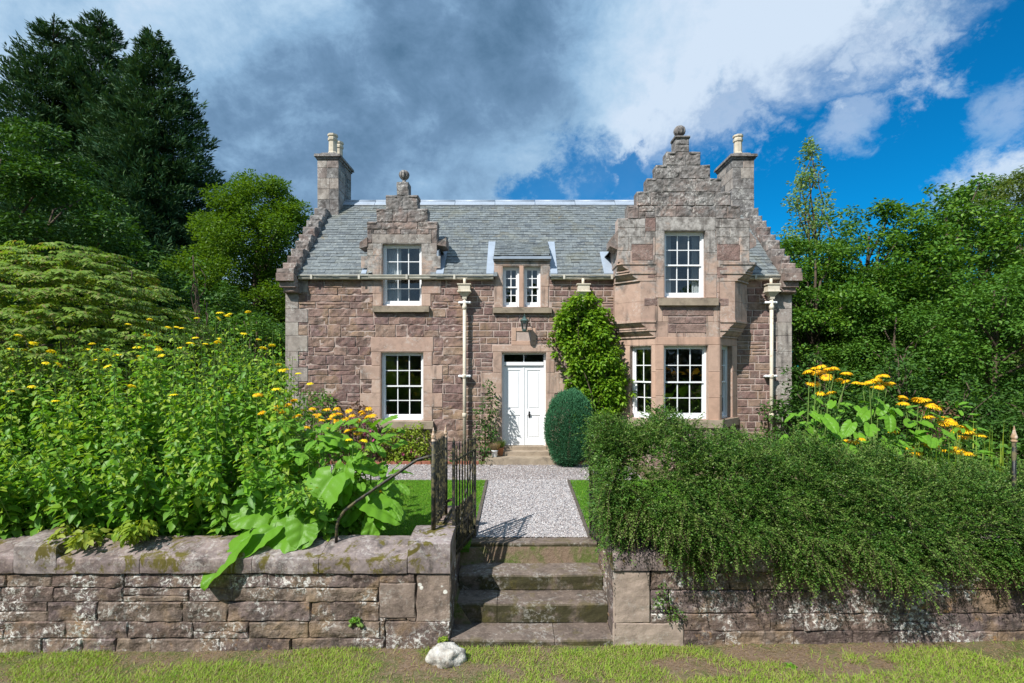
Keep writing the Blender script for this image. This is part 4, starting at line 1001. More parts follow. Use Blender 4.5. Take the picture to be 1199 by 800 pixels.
# garden wall -------------------------------------------------------
def garden_wall(side):
    if side < 0:
        root = empty('garden_wall', 'low mossy stone garden wall with sloped coping left of the steps', 'wall', (-3.5, 6.0, -.9)); x0, x1 = -11.0, -.79
    else:
        root = empty('garden_wall', 'low stone garden wall under the overhanging hedge right of the steps', 'wall', (4, 6.0, -.9)); x0, x1 = 1.13, 11.0
    fr = Fr(0, 6.0, (1, 0)); mb = MB().mat('dark_mortar'); zt = .06
    mb.box(x0, x1, 6.035, 6.48, -1.0, zt)
    big = []
    if side < 0: big = [((-1.19, -.785, -.50, .06), 'spotted_wall_stone'), ((-1.62, -1.195, -.46, -.06), 'spotted_wall_stone'), ((-1.55, -.79, -.9, -.50), 'garden_wall_stone')]
    else: big = [((1.12, 1.56, -.52, .09), 'pale_wall_stone'), ((1.12, 1.95, -.85, -.52), 'pale_wall_stone')]
    kw = dict(step=.03, bev=.012, amp=.022, joint=.002, freq=6, jit=.009)
    hs = []
    for q, m_ in big:
        block(mb.mat(m_), fr, *q, -.04, .005, **{**kw, 'amp': .008}); hs.append(q)
    ms = ['garden_wall_stone']
    R_ = (max(x0, -7), x1, -.9, zt) if side < 0 else (x0, min(x1, 7), -.9, .09)
    fill(mb, fr, R_, hs, (.18, .32), (.36, 1.15), -.05, 0, sneck=.06, mats=ms, **kw)
    # cheek beside the steps
    frc = Fr(-.79, 6.0, (0, 1)) if side < 0 else Fr(1.13, 7.6, (0, -1))
    mb.mat('dark_mortar')
    if side < 0: mb.box(-1.10, -.80, 6.481, 7.6, -1.0, .10)
    else: mb.box(1.145, 1.5, 6.481, 7.6, -1.0, .10)
    fill(mb, frc, (0.0, 1.6, -.9, .08), [], (.15, .25), (.3, .6), -.02, 0, mats=ms, **{**kw, 'step': .07})
    mb.build('wall_face', root)
    # coping
    cp = MB().mat('coping_stone')
    def cope(a, b, zf0, zf1, zb_, yf=5.965, yb=6.50):
        nx = max(3, int((b-a)/.06)); prof = [(yf+.03, zf0), (yf+.004, zf0+.012)]+[(yf, zf0+(zf1-zf0)*q) for q in (.25, .5, .75)]+[(yf+.006, zf1-.012), (yf+.022, zf1)]+[(yf+.022+(.32)*q, zf1+(zb_-zf1)*q) for q in (.25, .5, .75, 1)]+[(yb-.02, zb_+.003), (yb, zb_-.02), (yb, zf0)]
        i0 = len(cp.v); s_ = random.random()*30; m_ = len(prof); rot = random.uniform(-.01, .01)
        for k in range(nx+1):
            u = a+.004+(b-a-.008)*k/nx; end = .012 if k in (0, nx) else 0
            for (y, z) in prof:
                nn = mnoise.noise(Vector((u*5+s_, y*7, z*7)))*.007+mnoise.noise(Vector((u*17+s_, y*17, z*17)))*.003
                mid = (6.23, (zf0+zb_)/2); cp.v.append((u, y+nn+(mid[0]-y)*end, z+nn+rot*(k/nx-.5)+(mid[1]-z)*end))
        for k in range(nx):
            for j in range(m_): 
                j2 = (j+1) % m_; cp.face((i0+k*m_+j, i0+k*m_+j2, i0+(k+1)*m_+j2, i0+(k+1)*m_+j))
        cp.face([i0+j for j in range(m_)][::-1]); cp.face([i0+nx*m_+j for j in range(m_)])
    if side < 0:
        for (a, b, r) in ((-11, -9.9, 0), (-9.9, -8.8, 0), (-8.8, -7.7, 0), (-7.7, -6.9, 0), (-6.9, -5.88, 0), (-5.88, -5.38, 1), (-5.38, -4.41, 0), (-4.41, -3.1, 0), (-3.1, -2.32, 0), (-2.32, -1.29, 0)):
            cope(a, b, .062, .25 if not r else .40, .345 if not r else .45)
        cope(-1.285, -.782, .062, .43, .47)
        cp.mat('coping_stone').box(-1.12, -.82, 6.502, 7.58, .102, .43, .02)
    else:
        a = 1.11
        for wd in (.46, 1.0, 1.1, .9, 1.2, 1.0, 1.1, 1.0, 1.2): cope(a, a+wd, .092, .30, .40); a += wd
        cp.box(1.16, 1.48, 6.502, 7.58, .102, .34, .02)
    cp.build('coping', root)
garden_wall(-1); garden_wall(1)

# whitewashed boulder
bo = MB().mat('limewashed_boulder'); bo.smooth = True; nu, nv = 36, 20
for j in range(nv+1):
    ph = math.pi*j/nv
    for k in range(nu):
        th_ = 2*math.pi*k/nu; d = Vector((math.sin(ph)*math.cos(th_), math.sin(ph)*math.sin(th_), math.cos(ph)))
        r_ = 1+.30*mnoise.noise(d*1.7+Vector((3, 1, 2)))+.10*mnoise.noise(d*4.5)+.04*mnoise.noise(d*11)
        bo.v.append((-.80+.205*d.x*r_, 5.74+.16*d.y*r_, -.765+.135*max(-.6, d.z)*r_))
for j in range(nv):
    for k in range(nu): bo.face((j*nu+k, (j+1)*nu+k, (j+1)*nu+(k+1) % nu, j*nu+(k+1) % nu))
tag(bo.build('boulder'), 'whitewashed boulder in the grass at the foot of the steps', 'rock')

# ironwork ----------------------------------------------------------
def spear(mb, x, y, z, r=.022, h=.17, m='weathered_finial'):
    mb.mat(m); mb.lathe((x, y, z), [(r*1.2, 0), (r*1.3, .012), (r*.9, .03), (r*1.25, .045), (r*1.3, .06), (r*.7, .11), (r*.2, h), (.001, h+.01)], 8)
rl = empty('iron_railing', 'rusty iron railing panel with pale spear finials on the wall end', 'railing', (-1.03, 6.35, .45))
p1, p2 = (-1.04, 6.33), (-1.0, 7.12)
for (x, y) in (p1, p2):
    mb = MB().mat('rusted_iron'); mb.smooth = True; mb.tube([(x, y, .40), (x, y, 1.56 if y < 7 else 1.50)], .028, 10); mb.smooth = False
    spear(mb, x, y, 1.56 if y < 7 else 1.50); mb.build('post', rl)
for z in (.58, 1.36):
    mb = MB().mat('rusted_iron'); mb.fbox(Fr(p1[0], p1[1], (p2[0]-p1[0], p2[1]-p1[1])), 0, .79, z-.01, z+.01, -.012, .012); mb.build('rail', rl)
for k in range(1, 8):
    t = k/8; x, y = p1[0]+(p2[0]-p1[0])*t, p1[1]+(p2[1]-p1[1])*t; mb = MB().mat('rusted_iron')
    mb.tube([(x, y, .46), (x, y, 1.50)], .011, 6); mb.lathe((x, y, 1.50), [(.008, 0), (.012, .02), (.001, .07)], 6); mb.build('bar', rl)
mb = MB().mat('rusted_iron'); mb.smooth = True   # long stay curving down into the coping
mb.tube([(-1.04, 6.33, 1.38), (-1.12, 6.33, 1.37), (-1.25, 6.32, 1.33), (-1.98, 6.28, .83), (-2.12, 6.27, .72), (-2.19, 6.27, .62), (-2.215, 6.27, .52), (-2.22, 6.27, .33)], .019, 8)
mb.build('stay', rl)
mb = MB().mat('rusted_iron'); mb.smooth = True
mb.tube([(-1.0, 7.12, .60), (-.90, 7.05, .66), (-.86, 6.95, .62), (-.92, 6.85, .50), (-.98, 6.7, .43)], .02, 8); mb.build('scroll_brace', rl)
def gate(h, e, label, grp=None):
    g_ = empty('iron_gate', label, 'gate', (h[0], h[1], 0)); dx, dy = e[0]-h[0], e[1]-h[1]; L = math.hypot(dx, dy); fr = Fr(h[0], h[1], (dx, dy))
    for u in (0, L):
        mb = MB().mat('rusted_iron'); mb.fbox(fr, u-.02, u+.02, -.04 if u == 0 else .04, 1.50 if u == 0 else 1.42, -.016, .016); mb.lathe(fr(u, 1.5 if u == 0 else 1.42, 0), [(.016, 0), (.02, .02), (.001, .09)], 6); mb.build('gate_stile', g_)
    for z in (.12, .42, 1.28): mb = MB().mat('rusted_iron'); mb.fbox(fr, .016, L-.016, z-.014, z+.014, -.01, .01); mb.build('rail', g_)
    for k in range(1, 8):
        u = L*k/8; mb = MB().mat('rusted_iron'); x, y, _ = fr(u, 0, 0); mb.tube([(x, y, .05), (x, y, 1.42)], .0115, 6); mb.lathe((x, y, 1.42), [(.009, 0), (.014, .02), (.001, .09)], 6); mb.build('bar', g_)
    for k in range(1, 8):
        u = L*(k+.5)/8 if k < 7 else L*.06; x, y, _ = fr(u, 0, 0); mb = MB().mat('rusted_iron'); mb.tube([(x, y, .05), (x, y, .62)], .0095, 6); mb.lathe((x, y, .62), [(.008, 0), (.012, .02), (.001, .07)], 6); mb.build('dog_bar', g_)
    mb = MB().mat('rusted_iron'); mb.tube([fr(0.02, .14, 0), fr(L-.02, 1.26, 0)], .010, 6); mb.build('diagonal_brace', g_)
    return g_
gate((-.81, 6.5), (-.62, 7.43), 'rusty iron gate leaf standing open at the left side of the steps')
gate((1.19, 6.52), (1.055, 7.42), 'iron gate leaf mostly buried in the hedge right of the steps')
for (x, y, lab) in ((-5.62, 6.42, 'lone thin iron post rising from the raised coping stone at far left'), (6.11, 6.3, 'iron post with pinkish spear tip poking out of the hedge at far right')):
    hp_ = 1.56 if x > 0 else 1.02
    ip = empty('iron_post', lab, 'post', (x, y, .4)); mb = MB().mat('rusted_iron'); mb.smooth = True
    mb.tube([(x, y, .35), (x, y, hp_)], .022, 10); mb.build('shaft', ip)
    if x > 0: mb = MB(); spear(mb, x, y, 1.56, .026, .19); mb.build('spear_tip', ip)

# pots by the door
def pot(x, y, z, r, h, m, name, label):
    mb = MB().mat(m); mb.smooth = True; mb.lathe((x, y, z), [(r*.7, 0), (r*.72, .01), (r, h*.85), (r*1.12, h*.86), (r*1.12, h), (r*.98, h), (r*.9, h*.85), (r*.5, h*.83)], 18); return tag(mb.build(name, at=(x, y, z)), label, 'pot')
pot(-.54, 12.02, .352, .075, .16, 'white_paint', 'flower_pot', 'small white flower pot on the doorstep')
pot(-.41, 12.2, .352, .08, .2, 'orange_clay', 'flower_pot', 'terracotta flower pot on the doorstep beside the white one')
# ================================================================== VEGETATION
def unit(a): return a/np.maximum(np.linalg.norm(a, axis=1, keepdims=True), 1e-9)
def runit(n): return unit(rng.normal(size=(n, 3)))
LEAF = np.array([(0, 0, 0), (.42, -.5, .10), (1, 0, -.06), (.42, .5, .10)], float); LEAFQ = np.array([(0, 1, 2, 3)])
LEAFT = np.array([(0, 1, 2), (0, 2, 3)])
LEAF6 = np.array([(0, 0, 0), (.28, -.42, .08), (.68, -.34, .05), (1, 0, -.14), (.68, .34, .05), (.28, .42, .08), (.35, 0, .0), (.7, 0, -.04)], float)
LEAF6F = np.array([(0, 1, 6, 6), (1, 2, 7, 6), (2, 3, 7, 7), (3, 4, 7, 7), (4, 5, 6, 7), (5, 0, 6, 6)])
def leaves(C, d, nr, L, Wd, T=LEAF, TF=LEAFQ):
    d = unit(d); Y = unit(np.cross(nr, d)); Z = np.cross(d, Y); L = np.broadcast_to(L, len(C))[:, None]; Wd = np.broadcast_to(Wd, len(C))[:, None]
    return stamp(T, TF, C, d*L, Y*Wd, Z*L)
def cat(parts):
    V = []; F = []; o = 0
    for v, f in parts: V.append(v); F.append(f+o); o += len(v)
    return np.vstack(V), np.vstack(F)
UP = np.array([0, 0, 1.0])
def clump_leaves(cs, rs, dens, L, flat=.6, up=.7, droop=.2, shell=.25, T=LEAF, TF=LEAFT, asp=.55):
    """cs (n,3) centres, rs (n,) radii; leaves spread mostly near each clump's surface"""
    cnt = np.maximum(8, (dens*rs**2).astype(int)); idx = np.repeat(np.arange(len(cs)), cnt); n = len(idx)
    d = runit(n); d[:, 2] = np.where(rng.random(n) < .45, np.abs(d[:, 2]), d[:, 2]); r = 1-np.abs(rng.normal(0, shell, n)); r = np.clip(r, .1, 1.15)
    r *= 1+rng.normal(0, .08, n)
    C = cs[idx]+d*(r*rs[idx])[:, None]*np.array([1, 1, flat])
    dd = d*.7+rng.normal(0, .55, (n, 3)); dd[:, 2] = dd[:, 2]*.5-droop
    nr = d*.35+UP*up+rng.normal(0, .38, (n, 3))
    s = L*rng.uniform(.65, 1.25, n)
    return leaves(C, dd, nr, s, s*asp, T, TF)
def tubes_np(segs, n=6):
    mb = MB()
    return mb
def limb(mb, a, b, r0, r1, sag=.0, wob=.15, k=6):
    a, b = Vector(a), Vector(b); L = (b-a).length; s = random.random()*40; pts = []
    for i in range(k+1):
        t = i/k; p = a.lerp(b, t); w_ = math.sin(t*math.pi)*L*wob
        p += Vector((mnoise.noise(Vector((t*2, s, 0))), mnoise.noise(Vector((s, t*2, 0))), mnoise.noise(Vector((0, s, t*2)))))*w_
        p.z += math.sin(t*math.pi)*sag*L; pts.append(p)
    mb.tube(pts, [r0+(r1-r0)*i/k for i in range(k+1)], 6)
def tree(name, label, base, H, prof, nclump, cr, dens, L, leafm, group=None, trunk_r=.18, flat=.6, z0=.2, lean=0, droop=.2, asp=.55, cat_='tree', barkm='bark', up=.7, shell=.25, parts=('trunk', 'crown')):
    """prof(h01)-> envelope radius; clumps sit near the envelope surface"""
    bx, by, bz = base; t = empty(name, label, cat_, base, group)
    hs = rng.random(nclump)*(1-z0)+z0; th_ = rng.uniform(0, 2*math.pi, nclump); env = np.array([prof(h) for h in hs]); rr = env*np.sqrt(rng.uniform(.12, 1, nclump))*rng.uniform(.8, 1.22, nclump)
    rs = cr*rng.uniform(.6, 1.35, nclump)*np.clip(.45+.55*env/max(env), .4, 1)
    cs = np.c_[bx+rr*np.cos(th_)+lean*hs, by+rr*np.sin(th_), bz+hs*(H-rs*flat)]
    mb = MB().mat(barkm); mb.smooth = True
    limb(mb, (bx, by, bz-.1), (bx+lean*.9, by, bz+H*.86), trunk_r, trunk_r*.15, 0, .05, 10)
    for k in range(min(22, nclump)):
        c = cs[k]; h0 = max(z0*.5, (c[2]-bz)/H*.62); limb(mb, (bx+lean*h0, by, bz+h0*H), c, trunk_r*.42*(1-h0*.5), .012, .05, .2, 5)
    mb.build(parts[0], t)
    V, F = clump_leaves(cs, rs, dens, L, flat, up, droop, shell, asp=asp)
    np_mesh(parts[1], V, F, [leafm], t)
    return t
def copy_tree(root, loc, label, rotz=0, s=1.0, group=None, sz=None):
    r = root.copy(); COL.objects.link(r); r.location = loc; r.rotation_euler = (0, 0, rotz); r.scale = (s, s, sz or s); r['label'] = label
    if group: r['group'] = group
    for ch in root.children:
        c = ch.copy(); COL.objects.link(c); c.parent = r
    return r
def dome(top=.62, p=1.0, w0=.75):
    return lambda h, R_=1: (math.sin(math.pi*min(1, max(0, (h*.93+.05)))**.9)**.6)
def envl(R_, a=.5, lo=.7): return lambda h: R_*(lo+(1-lo)*min(1, h/a) if h < a else math.sqrt(max(0, 1-((h-a)/(1.02-a))**2)))
def P(px, Y): return (px-606)*Y/600
def Zp(py, Y): return 2.5+(428-py)*Y/600

# --- conifers --------------------------------------------------------
def conifer(name, label, base, H, R0, n, group, seed=0):
    t = empty(name, label, 'conifer', base, group); bx, by, bz = base
    mb = MB().mat('bark'); mb.smooth = True; limb(mb, (bx, by, bz-.1), (bx, by, bz+H*.97), .38, .03, 0, .01, 12)
    nb = 1900; parts = []; C = []; Dd = []; Nn = []; S_ = []
    for k in range(nb):
        h = 1-(1-.02)*(rng.random()**.62) if k > 12 else .985-.004*k; h = max(.03, h); th = rng.uniform(0, 6.283)
        R_ = R0*((1-h)**.60)*(.95+.16*math.sin(th*2+seed+h*9)+.13*rng.normal())*(1 if h > .12 else .8)+.05
        z0_ = h*H; ux, uy = math.cos(th), math.sin(th); m_ = int(n/nb*(.35+R_/R0*1.3))
        q = rng.random(m_)**.6; q = np.clip(q, .12, 1)
        lift = .9*R_*q**2*rng.uniform(.5, 1.1); wdt = (.10+.24*np.sin(q*3.0))*R_**.6*.7
        off = rng.normal(0, 1, m_)*wdt*.55
        x = bx+ux*q*R_-uy*off; y = by+uy*q*R_+ux*off; z = bz+z0_-.35*R_*q+lift*.5-np.abs(off)*.25+rng.normal(0, .09, m_)
        C.append(np.c_[x, y, z]); dd = np.c_[ux*.8-uy*np.sign(off)*.5, uy*.8+ux*np.sign(off)*.5, (q*1.1-.35)*np.ones(m_)]+rng.normal(0, .35, (m_, 3)); Dd.append(dd)
        Nn.append(np.c_[ux*np.ones(m_)*.6, uy*np.ones(m_)*.6, np.ones(m_)]+rng.normal(0, .4, (m_, 3)))
        if k % 12 == 0: limb(mb, (bx, by, bz+z0_-.2), (bx+ux*R_*.8, by+uy*R_*.8, bz+z0_+.1), .05, .01, .05, .1, 4)
    C = np.vstack(C); Dd = np.vstack(Dd); Nn = np.vstack(Nn); s = .30*rng.uniform(.5, 1.3, len(C))
    mb.build('trunk', t); V, F = leaves(C, Dd, Nn, s, s*.22, LEAF, LEAFQ); np_mesh('crown', V, F, ['leaf_conifer'], t)
    return t
cg = 'dark conifers behind the garden'
conifer('conifer_tree', 'tall dark conifer with the rightmost pointed top of the group on the left', (P(180, 29), 29, .2), Zp(36, 29)-.2, 5.2, 230000, cg, 1)
conifer('conifer_tree', 'tallest dark conifer in the middle of the group on the left', (P(117, 31), 31, .2), Zp(14, 31)-.2, 5.4, 230000, cg, 3)
conifer('conifer_tree', 'tall dark conifer with the leftmost top of the group', (P(62, 30), 30, .2), Zp(20, 30)-.2, 5.6, 220000, cg, 5)

# --- left broadleaves --------------------------------------------------
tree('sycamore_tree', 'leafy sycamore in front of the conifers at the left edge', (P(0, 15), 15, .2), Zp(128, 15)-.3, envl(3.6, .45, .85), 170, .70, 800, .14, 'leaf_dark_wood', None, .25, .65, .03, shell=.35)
tree('beech_tree', 'round sunlit yellow-green beech between the conifers and the house', (P(304, 25), 25, .2), Zp(203, 25)-.3, envl(3.25, .5, .95), 300, .75, 800, .14, 'leaf_beech', None, .3, .8, .06, droop=.0, shell=.35)
bg = tree('woodland_tree', 'dark broadleaf tree low behind the conifers at far left', (P(140, 20), 20, .2), 7.2, envl(3.2, .45, .9), 90, .95, 260, .22, 'leaf_dark_wood', 'dark trees at the wood edge', .2, .6, .05)
for (x, y, l, r, s) in ((-11.5, 19, 'dark woodland tree in shade below the round beech', 1.2, .75), (-22, 22, 'dark woodland tree half hidden behind the left sycamore', 2.2, 1.05), (-9.5, 27, 'dark woodland tree behind the left gable of the house', 3.1, .9)):
    copy_tree(bg, (x, y, .2), l, r, s, 'dark trees at the wood edge')
sh = tree('garden_shrub', 'dense green shrub filling the corner left of the house wall', (P(300, 14.5), 14.5, .2), 3.9, envl(1.25, .4, .95), 60, .42, 700, .11, 'leaf_wood', 'shrubs beside the left gable', .05, .7, .05, parts=('stem', 'foliage'), cat_='shrub')
copy_tree(sh, (P(262, 15), 15, .2), 'green shrub rising above the yellow flowers, second from the gable', 2, 1.0, 'shrubs beside the left gable')
copy_tree(sh, (P(222, 16), 16.2, .2), 'green shrub farthest from the gable, under the dark conifers', 4, 1.1, 'shrubs beside the left gable')
tree('young_tree', 'thin young sapling with sparse leaves standing before the dark conifers', (P(231, 12.5), 12.5, .2), Zp(292, 12.5)-.2, envl(.42, .5, .6), 26, .2, 420, .12, 'leaf_wood', None, .03, .8, .25, cat_='sapling')
# --- right broadleaves -------------------------------------------------
tree('birch_tree', 'slender sparse silvery tree with open crown against the blue sky', (P(948, 21), 21, .2), Zp(160, 21)-.2, lambda h: 2.1*((1-h)**.75)*min(1, .5+h*2), 260, .42, 300, .14, 'leaf_birch', None, .12, .8, .25, up=.4)
sy = tree('sycamore_tree', 'broad sycamore right of the slender silvery tree, sunlit crown', (P(1018, 18), 18, .2), Zp(236, 18)-.3, envl(2.6, .5, .8), 170, .60, 700, .14, 'leaf_sycamore', 'sycamores right of the house', .2, .7, .08, shell=.38)
copy_tree(sy, (P(1108, 18.5), 18.5, .2), 'broad sycamore in the middle of the right-hand trees', 2.1, 1.08, 'sycamores right of the house', 1.13)
copy_tree(sy, (P(955, 17), 17, .2), 'sycamore growing tight behind the right gable of the house', 4.3, .82, 'sycamores right of the house', .85)
tree('willow_tree', 'pale feathery tree at the right edge, tallest on that side', (P(1205, 24), 24, .2), Zp(192, 24)-.3, envl(3.6, .5, .85), 130, .8, 800, .17, 'leaf_willow', None, .22, .7, .1, asp=.3)
tree('willow_tree', 'pale feathery tree just left of the tallest one at the right edge', (P(1150, 27), 27, .2), Zp(215, 27)-.3, envl(3.0, .5, .85), 100, .8, 800, .17, 'leaf_willow', None, .2, .7, .1, asp=.3)
wt_ = tree('woodland_tree', 'low bushy woodland tree with mid green leaves near the right edge', (P(1165, 14), 14, .2), 5.1, envl(2.2, .45, .85), 105, .5, 900, .105, 'leaf_wood', 'bushy trees behind the right flower bed', .12, .75, .04, shell=.36)
copy_tree(wt_, (P(1050, 15), 15, .2), 'low bushy woodland tree behind the orange daisies', 1.2, .85, 'bushy trees behind the right flower bed')
copy_tree(wt_, (P(1270, 13.5), 13.5, .2), 'low bushy woodland tree cut off by the right edge', 3.0, 1.1, 'bushy trees behind the right flower bed')
rsx = tree('bramble_bush', 'dark green bramble bush next to the right corner of the house', (P(965, 11.5), 11.5, .2), 2.6, envl(1.1, .35, .95), 60, .36, 800, .10, 'leaf_dark_wood', 'brambles behind the orange daisies', .04, .7, .03, parts=('stem', 'foliage'), cat_='bush')
for (px, Y, l, r, s) in ((1060, 12, 'dark green bramble bush in the middle behind the orange daisies', 1, 1.05), (1130, 11.4, 'dark green bramble bush behind the rightmost orange daisies', 2.5, .82), (1215, 11, 'dark green bramble bush at the right edge behind the iron post', 4, .9)):
    copy_tree(rsx, (P(px, Y), Y, .2), l, r, s, 'brambles behind the orange daisies')
tree('rusty_shrub', 'small brownish shrub with dying leaves behind the orange daisies', (P(1095, 9.8), 9.8, .1), 1.9, envl(.5, .5, .8), 24, .22, 420, .06, 'leaf_rust', None, .02, .7, .3, parts=('stem', 'foliage'), cat_='shrub')
# --- far wood and the trees behind the camera (seen in the window panes)
n = 900; th_ = rng.uniform(-1.35, 1.35, n); rr = rng.uniform(48, 62, n); cs = np.c_[rr*np.sin(th_), rr*np.cos(th_), rng.uniform(.5, 8.5, n)]
V, F = clump_leaves(cs, rng.uniform(1.4, 2.6, n), 22, .75, .7, .5, .2); tag(np_mesh('far_wood', V, F, ['leaf_dark_wood']), 'far woodland closing the view', kind='stuff')
for k in range(11):
    x = -26+k*5.2+rng.uniform(-1, 1); copy_tree(bg if k % 2 else sy, (x, -15-rng.uniform(0, 4), -.9), 'tree of the row across the lane facing the house', k*1.3, 1.0+.2*(k % 3), 'trees across the lane facing the house')

# --- tiered pale shrub at left ------------------------------------------
def tiered():
    c = np.array([-9.1, 10.0]); t = empty('tiered_shrub', 'large pale yellow-green shrub with drooping tiers of leaves at the left edge', 'shrub', (c[0], c[1], .15))
    mb = MB().mat('bark'); mb.smooth = True
    C = []; Dd = []; Nn = []; S_ = []
    for k in range(3600):
        th = rng.uniform(0, 6.283); u = rng.random()**.6; R_ = 2.75
        zt = 4.72*(1-.50*(u**2.2)); z = zt-abs(rng.normal(0, .05)) if rng.random() < .55 else zt*rng.uniform(.35, 1)
        tier = .34; z = z*.35+.65*math.floor((z+.3*math.sin(th*2.3))/tier)*tier+rng.normal(0, .05)+.10*math.sin(th*5+z)
        rr_ = R_*u*(1+.1*math.sin(th*3)); x, y = c[0]+rr_*math.cos(th), c[1]+rr_*math.sin(th)
        az = th+rng.normal(0, .9); L = rng.uniform(.2, .34); m_ = 6
        for j in range(m_):
            s = (j+1)/m_; dz = -.18*L*s*s
            for sg in (-1, 1):
                C.append((x+math.cos(az)*L*s, y+math.sin(az)*L*s, z+dz)); a2 = az+sg*1.15
                Dd.append((math.cos(a2), math.sin(a2), -.55)); Nn.append((math.cos(az)*.3+sg*.2*math.sin(az), math.sin(az)*.3-sg*.2*math.cos(az), 1)); S_.append(.115*(1-.35*abs(s-.5)))
        if k < 26: limb(mb, (c[0], c[1], .2), (x*.7+c[0]*.3, y*.7+c[1]*.3, z*.8), .04, .006, .12, .12, 6)
    mb.build('stem', t); S_ = np.array(S_)*rng.uniform(.8, 1.2, len(S_))
    V, F = leaves(np.array(C), np.array(Dd)+rng.normal(0, .12, (len(C), 3)), np.array(Nn)+rng.normal(0, .15, (len(C), 3)), S_, S_*.40)
    np_mesh('foliage', V, F, ['leaf_tiered'], t)
    mb = MB().mat('bark'); mb.smooth = True
    for k in range(7): limb(mb, (P(118+k*6, 10.2), 10.2, Zp(332, 10.2)), (P(95+k*9, 10.2), 10.1, Zp(308+(k % 3)*9, 10.2)), .010, .004, .2, .6, 8)
    mb.build('bare_twig', t)
tiered()

# --- daisies --------------------------------------------------------------
def daisy_mesh(name, npet, r, w_, droop, m, disc):
    V = []; F = []; mi = []
    for k in range(npet):
        a = 2*math.pi*k/npet+random.uniform(-.1, .1); rr = r*random.uniform(.85, 1.1); ca, sa = math.cos(a), math.sin(a); i = len(V)
        for (q, ww, z) in ((disc*.6, .3, .0), (.45*rr, 1, .006), (.85*rr, .9, -droop*.5), (rr, .15, -droop)):
            x = q; V.append((x*ca-ww*w_*sa*-1*-1, x*sa+ww*w_*ca, z)); V.append((x*ca+ww*w_*sa, x*sa-ww*w_*ca, z))
        for j in range(3): F.append((i+2*j, i+2*j+1, i+2*j+3, i+2*j+2)); mi.append(0)
    n = 10; i = len(V)
    for (q, z) in ((disc, 0), (disc*.8, disc*.45), (disc*.4, disc*.7)):
        for k in range(n): V.append((q*math.cos(6.283*k/n), q*math.sin(6.283*k/n), z))
    for j in range(2):
        for k in range(n): F.append((i+j*n+k, i+j*n+(k+1) % n, i+(j+1)*n+(k+1) % n, i+(j+1)*n+k)); mi.append(1)
    F.append([i+2*n+k for k in range(n)]); mi.append(1)
    me = bpy.data.meshes.new(name); me.from_pydata(V, [], F); me.materials.append(MATS[m]); me.materials.append(MATS['flower_disc']); me.polygons.foreach_set('material_index', mi); return me
YEL = [daisy_mesh('yellow_daisy', 11, .054, .012, .014, 'petal_yellow', .011) for _ in range(3)]
ORA = [daisy_mesh('orange_daisy', 26, .058, .0045, .020, 'petal_orange', .018) for _ in range(3)]
PNK = [daisy_mesh('pink_flower', 8, .035, .012, .01, 'petal_pink', .008)]
def put_flower(parent, lst, p, tilt, s=1.0):
    o = bpy.data.objects.new('flower', random.choice(lst)); COL.objects.link(o); o.parent = parent; o.location = Vector(p)-parent.location
    o.rotation_euler = (random.gauss(tilt[0], .22), random.gauss(tilt[1], .22), random.uniform(0, 6.28)); o.scale = (s, s, s); return o

